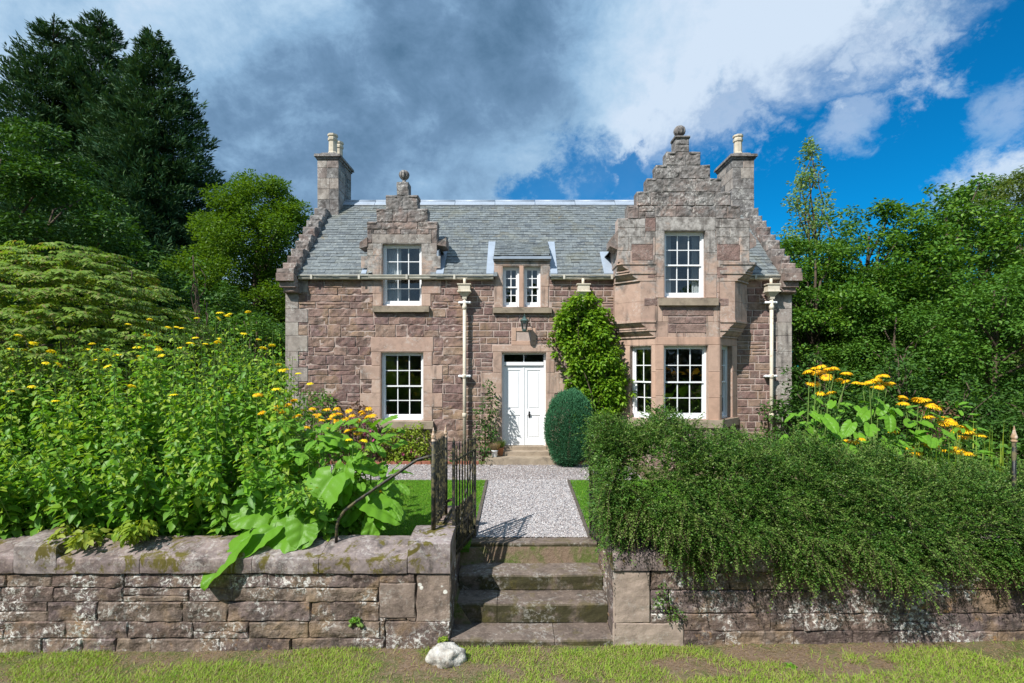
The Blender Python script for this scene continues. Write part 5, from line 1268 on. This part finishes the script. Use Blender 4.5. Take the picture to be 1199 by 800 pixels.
# --- bed of tall yellow daisies on the left --------------------------------
PXS = [-120, 0, 100, 200, 300, 335, 352, 380, 425, 445, 460]; PYS = [395, 398, 402, 386, 384, 404, 455, 482, 505, 540, 600]
def bed_top(x, y):
    px = 606+600*x/y; py = np.interp(px, PXS, PYS); return 2.5+(428-py)*y/600
clumps = []
for j, Y in enumerate((6.62, 7.15, 7.8, 8.6)):
    x = P(-60, Y)+j*.2
    while x < P(418-j*14, Y): clumps.append((x, Y)); x += .66
nfl = 0
for ci, (cx, cy_) in enumerate(clumps):
    if cy_ > 7 and random.random() < .05: continue
    root = empty('daisy_clump', 'leafy clump of tall stems with yellow daisies, one of the mass filling the left bed', 'flower clump', (cx, cy_, gz(cy_)), 'tall yellow daisy clumps in the left bed')
    C = []; Dd = []; Nn = []; S_ = []; TT = []; mb = MB().mat('stem_green'); tops = []
    ns = int(rng.integers(7, 14))
    for k in range(ns):
        x = cx+rng.normal(0, .21); y = cy_+rng.normal(0, .17); zt = bed_top(x, y)-.02
        if y < 6.5: y = 6.5+rng.random()*.1
        f = 1.0 if cy_ > 7.5 else (.82 if cy_ > 7 else .60); zt *= f*rng.uniform(.84, 1.05); zt = max(zt, .45)
        lx, ly = rng.normal(0, .10), -abs(rng.normal(0, .12))-(.55 if cy_ < 6.8 else 0); zb = gz(y)-.05
        st3 = [(x+lx*t*t, y+ly*t*t, zb+(zt-zb)*t) for t in (0, .35, .7, 1)]
        mb.tube(st3, [.007, .006, .005, .0035], 4, False); tops.append(st3[-1])
        z = zb+.12+rng.random()*.06; ph = rng.uniform(0, 3.1)
        while z < zt-.03:
            t = (z-zb)/(zt-zb); px_, py_ = x+lx*t*t, y+ly*t*t; L = rng.uniform(.10, .24)*(1-.72*t**2.2); ph += 1.57+rng.normal(0, .2)
            for sg in (0, 3.14):
                a = ph+sg; TT.append(t); C.append((px_+.02*math.cos(a), py_+.02*math.sin(a), z)); dz = rng.uniform(-1.3, .25)
                Dd.append((math.cos(a), math.sin(a), dz)); Nn.append((-dz*math.cos(a)*.6, -dz*math.sin(a)*.6, 1)); S_.append(L)
                if rng.random() < .55: # side shoot leaf
                    a2 = a+rng.normal(0, .6); rr = rng.uniform(.05, .12); C.append((px_+rr*math.cos(a2), py_+rr*math.sin(a2), z+rng.uniform(-.03, .05))); TT.append(t); Dd.append((math.cos(a2+.6), math.sin(a2+.6), rng.uniform(-.6, .3))); Nn.append((rng.normal(0, .3), rng.normal(0, .3), 1)); S_.append(L*.75)
            z += rng.uniform(.045, .085)*(1+1.8*max(0, t-.5))
    C = np.array(C); S_ = np.array(S_)
    mb.build('stem', root)
    # LEAF6 has degenerate quads: use triangles instead
    T6 = np.array([(0, 1, 6), (1, 2, 7), (1, 7, 6), (2, 3, 7), (3, 4, 7), (4, 5, 6), (4, 6, 7), (5, 0, 6)])
    V, F = leaves(C, np.array(Dd)+rng.normal(0, .12, C.shape), np.array(Nn)+rng.normal(0, .42, C.shape)+np.array([-.15, -.35, 0]), S_, S_*.62, LEAF6, T6)
    np_mesh('foliage', V, F, ['leaf_herbaceous', 'leaf_young'], root, midx=np.repeat((rng.random(len(C)) < np.clip((np.array(TT)-.45)*1.0, .06, .6)).astype(int), 8))
    if cy_ > 7.0:
        m_ = int(rng.integers(2, 7)) if cy_ > 7.5 else int(rng.integers(1, 4))
        for k in range(m_):
            p = tops[k % len(tops)]; q = (p[0]+random.gauss(0, .05), p[1]+random.gauss(0, .05), p[2]+random.uniform(.02, .16)); s_mb = None
            st_mb = MB().mat('stem_green'); st_mb.tube([p, ((p[0]+q[0])/2, (p[1]+q[1])/2, (p[2]+q[2])/2+.01), (q[0], q[1], q[2]-.004)], .003, 4, False)
            fo = put_flower(root, YEL, q, (0.15, 0), random.uniform(.85, 1.25)); so = st_mb.build('flower_stalk', root)
# --- big leaved daisies ------------------------------------------------------
def big_leaf(parent, base, d, nr, L, Wd, droop=.25, fold=.25, m='leaf_large', name='leaf', wave=.03):
    mb = MB().mat(m); mb.smooth = True; d = Vector(d).normalized(); nr = Vector(nr); Yv = nr.cross(d).normalized(); Zv = d.cross(Yv); b = Vector(base); ns, nt = 26, 16; sd_ = random.random()*20
    for i in range(ns+1):
        s = i/ns; wd = Wd*.5*min(1, 1.62*(s+.02)**.36*(1-s)**.46)
        for j in range(nt+1):
            t = -1+2*j/nt; x = s*L-.16*L*(abs(t)**1.4)*(1-s)**2.5; y = wd*t*(1+.035*math.sin(s*40+t*3)*abs(t))
            z = -droop*L*s*s+fold*abs(y)-.9*fold*y*y/max(Wd, .01)+wave*L*.6*mnoise.noise(Vector((s*3+sd_, t*1.6, 0)))*abs(t)+.030*L*abs(math.sin(abs(t)*2.6-s*13))*min(1, abs(t)*4)-.012*L*math.exp(-(t*9)**2)+.05*L*mnoise.noise(Vector((s*2.2+sd_, t*1.1, 7)))
            mb.v.append(tuple(b+d*x+Yv*y+Zv*z))
    for i in range(ns):
        for j in range(nt): a_ = i*(nt+1)+j; mb.face((a_, a_+1, a_+nt+2, a_+nt+1))
    return mb.build(name, parent)
def pt(px, py, Y): return Vector((P(px, Y), Y, Zp(py, Y)))
el = empty('large_leaved_daisy', 'plant with huge heart-shaped leaves hanging over the left garden wall, orange flower heads above', 'flowering plant', (-2.6, 6.9, 0))
# (base px,py,Y) (tip px,py,Y) width, normal
for li, (a, b, wd, nr, m_) in enumerate((((390, 558, 6.75), (352, 606, 6.4), .42, (-.1, -.7, .75), 'leaf_large'), ((342, 588, 6.65), (270, 606, 6.3), .30, (0, -.75, .8), 'leaf_large'),
        ((368, 610, 6.4), (296, 644, 6.1), .34, (.1, -.7, .8), 'leaf_large'), ((356, 600, 6.35), (352, 640, 6.1), .26, (.2, -.9, .45), 'leaf_large'),
        ((292, 627, 6.2), (234, 682, 5.86), .42, (-.55, -.5, .75), 'leaf_large'), ((322, 618, 6.3), (272, 650, 6.0), .22, (0, -.5, .9), 'leaf_large'),
        ((404, 545, 6.9), (398, 590, 6.7), .22, (-.2, -.8, .5), 'leaf_large'), ((425, 585, 6.9), (470, 606, 6.7), .30, (0, -.4, .9), 'leaf_large'), ((430, 570, 7.0), (400, 612, 6.75), .36, (0, -.5, .8), 'leaf_large'), ((440, 600, 6.9), (430, 635, 6.7), .3, (.3, -.6, .7), 'leaf_large'),
        ((345, 530, 7.0), (310, 548, 6.8), .26, (0, -.5, .9), 'leaf_large'), ((395, 520, 7.1), (352, 530, 6.9), .24, (0, -.5, .9), 'leaf_large'), ((380, 510, 7.1), (425, 525, 6.95), .22, (0, -.4, .9), 'leaf_large'), ((330, 560, 6.8), (290, 575, 6.6), .28, (0, -.5, .9), 'leaf_large'), ((410, 535, 7), (455, 560, 6.9), .24, (.2, -.5, .9), 'leaf_large'), ((350, 600, 6.7), (390, 612, 6.5), .3, (0, -.5, .9), 'leaf_large'), ((300, 590, 6.7), (255, 600, 6.6), .26, (0, -.6, .9), 'leaf_large'), ((445, 565, 7.2), (475, 585, 7.1), .2, (.1, -.5, .9), 'leaf_large'))):
    A, B = pt(*a), pt(*b)
    if li > 9: B = A+(B-A)*.72
    big_leaf(el, A, B-A, nr, (B-A).length*1.06, (B-A).length*(1.0 if li in (0, 3) else (.78 if li < 4 else .7)), .14, .16)
mb = MB().mat('stem_green')
for k in range(300):
    px = random.uniform(285, 470); py = random.uniform(488, 625); Y = random.uniform(6.75, 7.5); A = pt(px, py, Y)
    if A.z < .2: continue
    th = random.uniform(0, 6.28); L = random.uniform(.12, .24); big_leaf(el, A, (math.cos(th), math.sin(th)-.3, random.uniform(-.6, .1)), (random.gauss(0, .3), -.35, 1), L, L*.55, .25, .2, 'leaf_herbaceous')
heads = [(322, 476), (328, 480), (335, 474), (300, 462), (345, 468), (365, 478), (372, 486), (380, 480), (388, 486), (392, 492), (398, 484), (402, 490), (408, 480), (412, 486), (418, 492), (424, 482), (428, 488), (432, 478), (436, 486), (415, 502), (420, 507), (408, 504), (386, 500), (360, 500), (351, 486), (395, 478), (377, 492), (305, 484), (445, 569), (447, 574), (462, 600)]
for (px, py) in heads:
    Y = random.uniform(7.1, 7.7); p = pt(px+random.uniform(-2, 2), py, Y); q = Vector((p.x*.97-.06+random.uniform(-.1, .1), Y+.05, .1))
    mb.tube([q, q.lerp(p, .5)+Vector((0, -.03, .05)), p-Vector((0, 0, .006))], [.007, .006, .004], 5, False)
    for k in range(2): put_flower(el, ORA, p+Vector((random.gauss(0, .035), random.gauss(0, .03), random.gauss(0, .012))*1 if k else Vector((0, 0, 0)).to_tuple()), (.2, 0), random.uniform(.85, 1.2))
mb.build('stem', el)
rt = [('leftmost orange daisy plant with broad leaves beside the right corner of the house', 955, [(948, 434), (955, 431), (962, 436), (972, 432), (978, 431), (993, 437), (968, 441), (990, 446), (955, 449), (961, 460), (952, 515), (960, 516)], [(963, 497, 26), (940, 512, 30), (948, 490, 16), (980, 512, 22), (975, 475, 14), (950, 470, 14), (930, 520, 22), (965, 525, 26)]),
      ('orange daisy plant with broad leaves, second from the house corner', 1015, [(1010, 449), (1018, 447), (1024, 445), (1030, 440), (1031, 452), (1040, 449), (1046, 504), (1000, 517), (1006, 514), (992, 517)], [(1023, 505, 22), (1010, 488, 22), (1000, 503, 22), (1030, 480, 18), (1022, 470, 14), (1045, 495, 20), (1025, 530, 26), (995, 528, 24), (1008, 515, 20)]),
      ('orange daisy plant with broad leaves, third from the house corner', 1070, [(1058, 466), (1060, 472), (1076, 467), (1084, 468), (1090, 473), (1097, 476), (1086, 488), (1080, 511), (1062, 525), (1070, 530)], [(1050, 528, 30), (1065, 500, 20), (1070, 514, 22), (1040, 522, 22), (1078, 500, 18), (1062, 487, 16), (1085, 520, 20)]),
      ('rightmost orange daisy plant leaning towards the iron post', 1115, [(1105, 495), (1112, 491), (1118, 494), (1120, 505), (1128, 500), (1134, 504), (1139, 508), (1092, 521), (1110, 526), (1117, 529), (1124, 526), (1135, 531), (1130, 512)], [(1100, 512, 16), (1110, 515, 16), (1125, 520, 14), (1098, 530, 22), (1120, 540, 20)])]
for lab, pc, fl, lv in rt:
    Y0 = 7.7; root = empty('orange_daisy_plant', lab, 'flowering plant', (P(pc, Y0), Y0, .02), 'orange daisy plants behind the hedge'); mb = MB().mat('stem_green')
    for (px, py) in fl:
        Y = Y0+random.uniform(-.25, .25); p = pt(px, py, Y); q = Vector((P(pc+random.uniform(-12, 12), Y0), Y0, .3))
        mb.tube([q, q.lerp(p, .55)+Vector((0, 0, .12)), p-Vector((0, 0, .006))], [.010, .008, .005], 5, False)
        for k in range(2): put_flower(root, ORA, p+Vector((random.gauss(0, .045)*k, random.gauss(0, .04)*k, random.gauss(0, .015)*k)), (.15, 0), random.uniform(1.15, 1.6))
    for (px, py, sz) in lv:
        Y = Y0+random.uniform(-.35, .1); A = pt(px+random.uniform(-8, 8), py-sz*.35, Y); L = sz*Y/600*.95; th = random.uniform(0, 6.28)
        big_leaf(root, A, (math.cos(th)*.8, -.5+math.sin(th)*.3, random.uniform(-.6, -.1)), (random.gauss(0, .2), -.55, .9), L, L*.72, .2, .25)
    for k in range(34):
        px = pc+random.uniform(-34, 34); py = random.uniform(470, 535); Y = Y0+random.uniform(-.2, .3); A = pt(px, py, Y); L = random.uniform(.10, .2); th = random.uniform(0, 6.28)
        big_leaf(root, A, (math.cos(th), -.3+math.sin(th)*.5, random.uniform(-.5, .2)), (random.gauss(0, .3), -.3, 1), L, L*.5, .2, .2, 'leaf_large')
    mb.build('stem', root)

# --- cotoneaster hedge -----------------------------------------------------
def hedge():
    root = empty('cotoneaster_hedge', 'big arching dark green cotoneaster spilling over the right garden wall', 'hedge', (4, 6.6, 0))
    HX = [1.0, 1.6, 2.2, 3.0, 4.0, 5.0, 6.0, 8.5]; HT = [1.78, 1.80, 1.63, 1.45, 1.28, 1.14, 1.04, .95]; HB = [.50, .46, .16, .10, .12, .26, .30, .30]
    def sprays(n, k_=.93, lo=.14, hi=.30):
        x = rng.uniform(1.02, 8.6, n); u = rng.random(n); hang = u < .42
        T_ = np.interp(x, HX, HT)+.05*np.sin(x*7)+.035*np.sin(x*17+1); B_ = np.interp(x, HX, HB)+.10*np.sin(x*5.3)+.07*np.sin(x*13.7)
        zc = T_-.85; a = np.where(hang, 0, (u-.42)/.58*2.5); ry = .95+.10*np.sin(x*3.1+1)+.06*np.sin(x*8)
        q = rng.random(n)                                                   # along the hanging front
        lump = mnoise_arr(x*2.1, np.where(hang, q*2, 2+a*1.5))*.33+mnoise_arr(x*5, np.where(hang, q*5, 5+a*3)+9)*.15
        Y_ = 6.75-(ry+lump)*np.cos(a)*k_; Z_ = zc+(.85+lump)*np.sin(a)*k_
        Z_ = np.where(hang, zc+(B_-zc)*q+.05, Z_); Y_ = np.where(hang, Y_+.10*q**2+.04, Y_)
        C = np.c_[x, Y_, Z_]
        out = np.where(hang[:, None], np.c_[np.zeros(n), -np.ones(n), np.full(n, -.30)], np.c_[np.zeros(n), -np.cos(a), np.sin(a)*.9])
        d = out+rng.normal(0, .62, (n, 3))+np.c_[np.full(n, -.10), np.zeros(n), np.where(hang, .25, .1)]
        return C, unit(d), rng.uniform(lo, hi, n)
    def endcap(n):
        a = rng.uniform(0, 3.0, n); k_ = np.sqrt(rng.random(n)); x = rng.uniform(1.05, 1.3, n)
        Y_ = 6.75-.95*np.cos(a)*k_; Z_ = .98+.82*np.sin(a)*k_; lo = rng.random(n) < .35; Z_ = np.where(lo, rng.uniform(.35, 1, n), Z_)
        d = np.c_[-np.ones(n)*.7, -.4*np.ones(n), rng.normal(0, .3, n)-.2]+rng.normal(0, .4, (n, 3)); return np.c_[x, Y_, Z_], unit(d), rng.uniform(.08, .2, n)
    def along(C, d, L, m_, sz):
        n = len(C); s = np.tile((np.arange(m_)+.5)/m_, (n, 1)); P0 = C[:, None, :]+d[:, None, :]*(s*L[:, None])[..., None]; P0[..., 2] -= .35*(s**2)*L[:, None]
        side = unit(np.cross(d, UP)+1e-6); sg = np.where(np.arange(m_) % 2, 1, -1)[None, :, None]
        dd = d[:, None, :]*.75+side[:, None, :]*sg*.8+rng.normal(0, .3, P0.shape); nr = np.broadcast_to(UP, P0.shape)*.8+rng.normal(0, .45, P0.shape)-d[:, None, :]*np.array([0, .2, 0])
        c = P0.reshape(-1, 3)+rng.normal(0, .004, (n*m_, 3)); q = sz*rng.uniform(.7, 1.25, n*m_)
        return leaves(c, dd.reshape(-1, 3), nr.reshape(-1, 3), q, q*.55)
    A = sprays(12000); B = sprays(8000, .80); B2 = sprays(4000, .6); E = sprays(2300, .98, .2, .44); G_ = endcap(1100)
    pr = [along(*A, 20, .026), along(*B, 18, .028), along(*B2, 12, .05), along(*E, 32, .024), along(*G_, 16, .027)]; V, F = cat(pr)
    np_mesh('foliage', V, F, ['leaf_cotoneaster', 'leaf_cotoneaster_lit'], root, midx=np.concatenate([np.full(len(p_[1]), 1 if i_ == 3 else 0) for i_, p_ in enumerate(pr)]))
    C, d, L = E; k = 4; s = np.linspace(-.4, 1, k); V = []; 
    P0 = C[:, None, :]+d[:, None, :]*(s[None]*L[:, None])[..., None]; P0[..., 2] -= .45*(np.clip(s, 0, 1)[None]**2)*L[:, None]; wv = unit(np.cross(d, UP)+1e-6)*.0016
    Q = np.concatenate([P0-wv[:, None], P0+wv[:, None]], axis=1).reshape(-1, 3); F = []
    base = (np.arange(len(C))*2*k)[:, None, None]; tf = np.array([(j, j+1, k+j+1, k+j) for j in range(k-1)])[None]; F = (base+tf).reshape(-1, 4)
    np_mesh('twig', Q, F, ['twig'], root)
def mnoise_arr(a, b): return np.array([mnoise.noise(Vector((p, q, 1.5))) for p, q in zip(a, b)])
hedge()
# --- climber, clipped bush, wall plants ------------------------------------
def blobs(name, label, cat_, base, cs, rs, dens, L, m, flat=.9, stems=0, extra=None, asp=.6, up=.5, droop=.35, T=LEAF6, shell=.25, parent_mat='bark', yflat=1.0, grp=None):
    root = empty(name, label, cat_, base, grp); cs = np.array(cs, float); rs = np.array(rs, float)
    T6 = np.array([(0, 1, 6), (1, 2, 7), (1, 7, 6), (2, 3, 7), (3, 4, 7), (4, 5, 6), (4, 6, 7), (5, 0, 6)])
    V, F = clump_leaves(cs, rs, dens, L, flat, up, droop, shell, T, T6 if T is LEAF6 else LEAFT, asp)
    if yflat != 1: V[:, 1] = base[1]+(V[:, 1]-base[1])*yflat
    np_mesh('foliage', V, F, [m], root)
    if stems:
        mb = MB().mat(parent_mat); mb.smooth = True
        for k in range(stems): c = cs[k*len(cs)//stems]; limb(mb, (base[0]+random.uniform(-.1, .1), base[1], base[2]-.05), tuple(c), .022, .006, .0, .12, 7)
        mb.build('stem', root)
    return root
def poly_blobs(rows, Y, r, step=.2, dy=.12):
    """rows: (py, px0, px1) outline at depth Y -> blob centres"""
    cs = []; rows = sorted(rows); pys = [q[0] for q in rows]; py = pys[0]
    while py <= pys[-1]:
        a = np.interp(py, pys, [q[1] for q in rows]); b = np.interp(py, pys, [q[2] for q in rows]); x0, x1 = P(a, Y)+r*.8, P(b, Y)-r*.8
        nx = max(1, int((x1-x0)/step)+1)
        for k in range(nx): cs.append(((x0+x1)/2 if nx == 1 else x0+(x1-x0)*k/(nx-1)+rng.normal(0, .03), Y+rng.normal(0, dy), Zp(py, Y)+rng.normal(0, .03)))
        py += step*600/Y
    return cs
cs = poly_blobs([(352, 672, 694), (366, 660, 704), (380, 652, 716), (395, 653, 714), (410, 657, 722), (422, 662, 718), (438, 660, 731), (455, 668, 733), (480, 674, 726), (520, 684, 720)], 12.22, .13, .17, .09)
cs += [(P(px, 12.25), 12.3, Zp(py, 12.25)) for px, py in ((648, 392), (655, 378), (700, 352), (690, 345), (728, 425), (737, 448), (722, 398), (650, 415), (655, 432), (676, 348), (716, 372), (664, 452), (741, 462), (645, 402))]
blobs('wall_climber', 'bright green climber covering the wall between the door and the bay', 'climber', (1.9, 12.35, .25), cs, np.r_[rng.uniform(.08, .23, len(cs)-14), rng.uniform(.05, .10, 14)], 4600, .10, 'leaf_climber', 1, 9, shell=.4)
cs = [(P(650, 12.2), 12.38, 3.27), (P(641, 12.3), 12.4, 3.2), (P(633, 12.3), 12.42, 3.16)]
blobs('wall_climber', 'thin brownish trailing shoot of climber reaching towards the plaque', 'climber', (1.2, 12.45, 3.1), cs, [.10, .08, .06], 2200, .06, 'leaf_bronze', .5, 1)
# clipped bush: fine upright scale foliage
bc = np.array([P(666, 11.95), 11.85, .22]); n = 42000; d = runit(n); d[:, 2] = np.abs(d[:, 2])*np.where(rng.random(n) < .5, 1, -1)
r = 1+rng.normal(-.03, .045, n); C = np.array([bc[0], bc[1], .22+.83])+d*r[:, None]*np.array([.54, .52, .85])*(1+.06*mnoise_arr(d[:, 0]*5+d[:, 1]*3, d[:, 2]*5))[:, None]
C[:, 0] += .03*(C[:, 2]-1); q = rng.uniform(.03, .055, n)
rb = empty('clipped_bush', 'dense rounded blue-green conifer bush right of the front door', 'bush', tuple(bc))
V, F = leaves(C, d*.8+UP*.8+rng.normal(0, .25, (n, 3)), d+rng.normal(0, .4, (n, 3)), q, q*.32); np_mesh('foliage', V, F, ['leaf_topiary'], rb)
mb = MB().mat('bark'); limb(mb, (bc[0], bc[1], .15), (bc[0], bc[1], 1.3), .05, .02); mb.build('stem', rb)
cs = poly_blobs([(452, 568, 577), (465, 565, 581), (480, 560, 584), (495, 556, 584), (510, 552, 582), (528, 553, 576)], 12.2, .12, .16, .06)
blobs('climbing_rose', 'leafy climbing rose trained up the wall left of the front door', 'rose', (-.8, 12.3, .25), cs, rng.uniform(.09, .15, len(cs)), 3200, .065, 'leaf_rose', 1, 3)
cs = poly_blobs([(506, 455, 490), (515, 449, 497), (528, 446, 500), (542, 448, 500)], 12.2, .14, .17, .1)
sb = blobs('flowering_shrub', 'bright yellow-green shrub under the ground-floor window', 'shrub', (P(474, 12.2), 12.2, .2), cs, rng.uniform(.13, .2, len(cs)), 2600, .075, 'leaf_bright', 1, 3)
for k in range(6): put_flower(sb, PNK, (P(random.uniform(452, 500), 12), 11.98, random.uniform(.35, .8)), (1.0, 0), 1.1)
cs = poly_blobs([(482, 412, 432), (495, 402, 442), (515, 398, 446), (540, 396, 448)], 12.1, .13, .18, .1)
bp = blobs('bronze_shrub', 'bronze-leaved shrub with pink flowers left of the ground-floor window', 'shrub', (P(422, 12.1), 12.1, .2), cs, rng.uniform(.12, .19, len(cs)), 1900, .07, 'leaf_bronze', 1, 3)
for k in range(14): put_flower(bp, PNK, (P(random.uniform(398, 445), 11.9), 11.85, random.uniform(.4, 1.3)), (1.0, 0), 1.2)
cs = poly_blobs([(470, 350, 395), (500, 345, 400), (540, 350, 405)], 12.0, .18, .28, .12)
blobs('border_shrub', 'green shrub at the foot of the left gable behind the daisies', 'shrub', (P(372, 12), 12.0, .2), cs, rng.uniform(.17, .26, len(cs)), 1500, .09, 'leaf_wood', 1, 3)
cs = [(P(px, 11.9), 11.9+rng.normal(0, .06), Zp(py, 11.9)) for px, py in ((508, 540), (520, 541), (532, 538), (545, 534), (556, 530), (566, 536), (512, 532), (526, 534))]
blobs('border_plants', 'low green border planting along the wall between window and rose', 'plant', (P(535, 11.9), 11.95, .2), cs, [.13]*8, 1500, .06, 'leaf_rose', .9, 0)
cs = [(P(px, 5.95), 5.93, Zp(py, 5.95)) for px, py in ((776, 690), (771, 700), (780, 706), (790, 716), (797, 722), (786, 725), (768, 710))]
blobs('wall_plant', 'small green plant rooted in the joints of the right garden wall', 'plant', (1.75, 6.0, -.3), cs, [.07, .08, .09, .08, .06, .06, .05], 9000, .028, 'leaf_cotoneaster', 1.0, 3, T=LEAF)
# dry plants in the pots
for (x, y, z, lab, m_) in ((-.54, 12.02, .50, 'wispy straw-coloured plant in the white pot', 'dry_blade'), (-.41, 12.2, .54, 'wispy greenish plant in the terracotta pot', 'leaf_willow')):
    n = 260; a = rng.uniform(0, 6.283, n); d = np.c_[np.cos(a)*.5, np.sin(a)*.5, np.ones(n)]+rng.normal(0, .15, (n, 3)); C = np.c_[x+np.cos(a)*.04, y+np.sin(a)*.04, np.full(n, z)]
    V, F = leaves(C, d, np.c_[np.cos(a), np.sin(a), .2*np.ones(n)], rng.uniform(.10, .24, n), .012); tag(np_mesh('potted_plant', V, F, [m_], at=(x, y, z)), lab, 'plant')
# irises / strap leaves near the right post
n = 120; x = rng.uniform(5.6, 7.2, n); y = rng.uniform(7.2, 8.2, n); a = rng.uniform(0, 6.28, n)
V, F = leaves(np.c_[x, y, np.zeros(n)+.1], np.c_[np.cos(a)*.35, np.sin(a)*.35, np.ones(n)], np.c_[np.cos(a), np.sin(a), np.zeros(n)], rng.uniform(1.0, 1.7, n), .035)
tag(np_mesh('strap_leaved_plant', V, F, ['leaf_bright'], at=(6.4, 7.7, 0)), 'clump of upright strap leaves behind the hedge near the right iron post', 'plant')
cs = np.c_[rng.uniform(5.2, 8.6, 40), rng.uniform(7.6, 9.2, 40), rng.uniform(.3, 1.25, 40)]
blobs('border_shrub', 'low bright green leafy plants behind the right-hand iron post', 'shrub', (6.8, 8.4, .1), cs, rng.uniform(.2, .38, 40), 500, .10, 'leaf_wood', .8, 3, up=.6)
cs = np.c_[rng.uniform(1.6, 5.4, 34), rng.uniform(7.9, 8.9, 34), rng.uniform(.2, .75, 34)]
blobs('border_shrub', 'low leafy border planting hidden behind the long hedge', 'shrub', (3.5, 8.4, .1), cs, rng.uniform(.2, .34, 34), 420, .10, 'leaf_wood', .8, 3, up=.6)

# --- grass -------------------------------------------------------------------
def blades(name, label, x, y, z, hmin, hmax, wd, mats_, share):
    n = len(x); a = rng.uniform(0, 6.283, n); d = np.c_[np.cos(a)*.8, np.sin(a)*.8, np.ones(n)]+rng.normal(0, .25, (n, 3)); L = rng.uniform(hmin, hmax, n)
    T = np.array([(0, -.5, 0), (0, .5, 0), (.55, .32, .05), (.55, -.32, .05), (1, 0, .22)]); 
    d = unit(d); Yv = unit(np.cross(np.c_[np.cos(a), np.sin(a), np.zeros(n)], d)); Zv = np.cross(d, Yv)
    TF = np.array([(0, 1, 2), (0, 2, 3), (3, 2, 4)])
    V, F = stamp(T, TF, np.c_[x, y, z], d*L[:, None], Yv*wd, Zv*L[:, None]); mi = np.repeat((rng.random(n) < share).astype(int), 3)
    return tag(np_mesh(name, V, F, mats_, midx=mi), label, kind='stuff')
n = 170000; x = rng.uniform(-6.2, 6.2, n); y = 6.0-1.5*rng.random(n)
nz_ = mnoise_arr(x*1.1, y*2.2)+.5*mnoise_arr(x*4, y*5); keep = rng.random(n) < np.clip(.22+2.4*nz_+(5.74-y)*2.0, .02, 1); x, y = x[keep], y[keep]
x2 = rng.uniform(-6, -1.5, 500)
zg = np.array([groundz(a, b) for a, b in zip(x, y)])
blades('grass', 'rough grass along the foot of the garden wall', x, y, zg-.005, .018, .085, .006, ['grass_blade', 'dry_blade'], .16)
n = 16000; x = rng.uniform(-6.2, 6.2, n); y = rng.uniform(5.2, 6.0, n); zg = np.array([groundz(a, b) for a, b in zip(x, y)])
a = rng.uniform(0, 6.28, n); V, F = leaves(np.c_[x, y, zg+.004], np.c_[np.cos(a), np.sin(a), rng.normal(0, .12, n)], np.c_[rng.normal(0, .2, (n, 2)), np.ones(n)], rng.uniform(.015, .06, n), .007)
tag(np_mesh('dry_litter', V, F, ['dry_blade']), 'dry grass litter on the bare soil below the wall', kind='stuff')
n = 150000; k_ = rng.random(n) < .75; x = np.where(k_, rng.uniform(-4.6, -.66, n), rng.uniform(1.07, 3.2, n)); y = 7.0+3.55*rng.random(n)**1.1; k_ = (x < 0) | (y > 7.36); x, y = x[k_], y[k_]
blades('lawn_grass', 'short mown bright lawn', x, y, gzn(y)-.006, .018, .04, .006, ['lawn_blade', 'grass_blade'], .12)
# weeds
def weed(x, y, z, r, lab, L=.05, m='leaf_bright'):
    cs = [(x+random.uniform(-r, r)*.6, y+random.uniform(-r, r)*.4, z+random.uniform(.2, 1)*r) for _ in range(5)]
    blobs('weed', lab, 'weed', (x, y, z), cs, [r*.45]*5, 40/(r*r*.2), L, m, .8, 3, parent_mat='stem_green')
weed(-.86, 5.93, -.72, .07, 'tiny yellow-green weed sprouting between the boulder and the wall', .03)
weed(2.95, 5.55, -.80, .06, 'small leafy weed in the grass below the right wall', .035, 'leaf_herbaceous')
weed(-1.9, 5.98, -.50, .06, 'tuft of green growing from a joint low in the left wall', .025, 'leaf_herbaceous')
for (px, py, lab) in ((90, 640, 'pale yellowing leaf sprays flopping over the left coping beside the raised stone'), (160, 636, 'green leaf sprays drooping over the coping between raised stone and big leaf')):
    c = pt(px, py-12, 6.2); cs = [(c.x+random.uniform(-.22, .22), 6.2+random.uniform(-.15, .1), c.z+random.uniform(-.08, .10)) for _ in range(9)]
    blobs('leaf_spray', lab, 'plant', (c.x, 6.35, .3), cs, [.10]*9, 2200, .10, 'leaf_yellowing' if px < 100 else 'leaf_bright', .7, 3, parent_mat='stem_green', droop=.6)
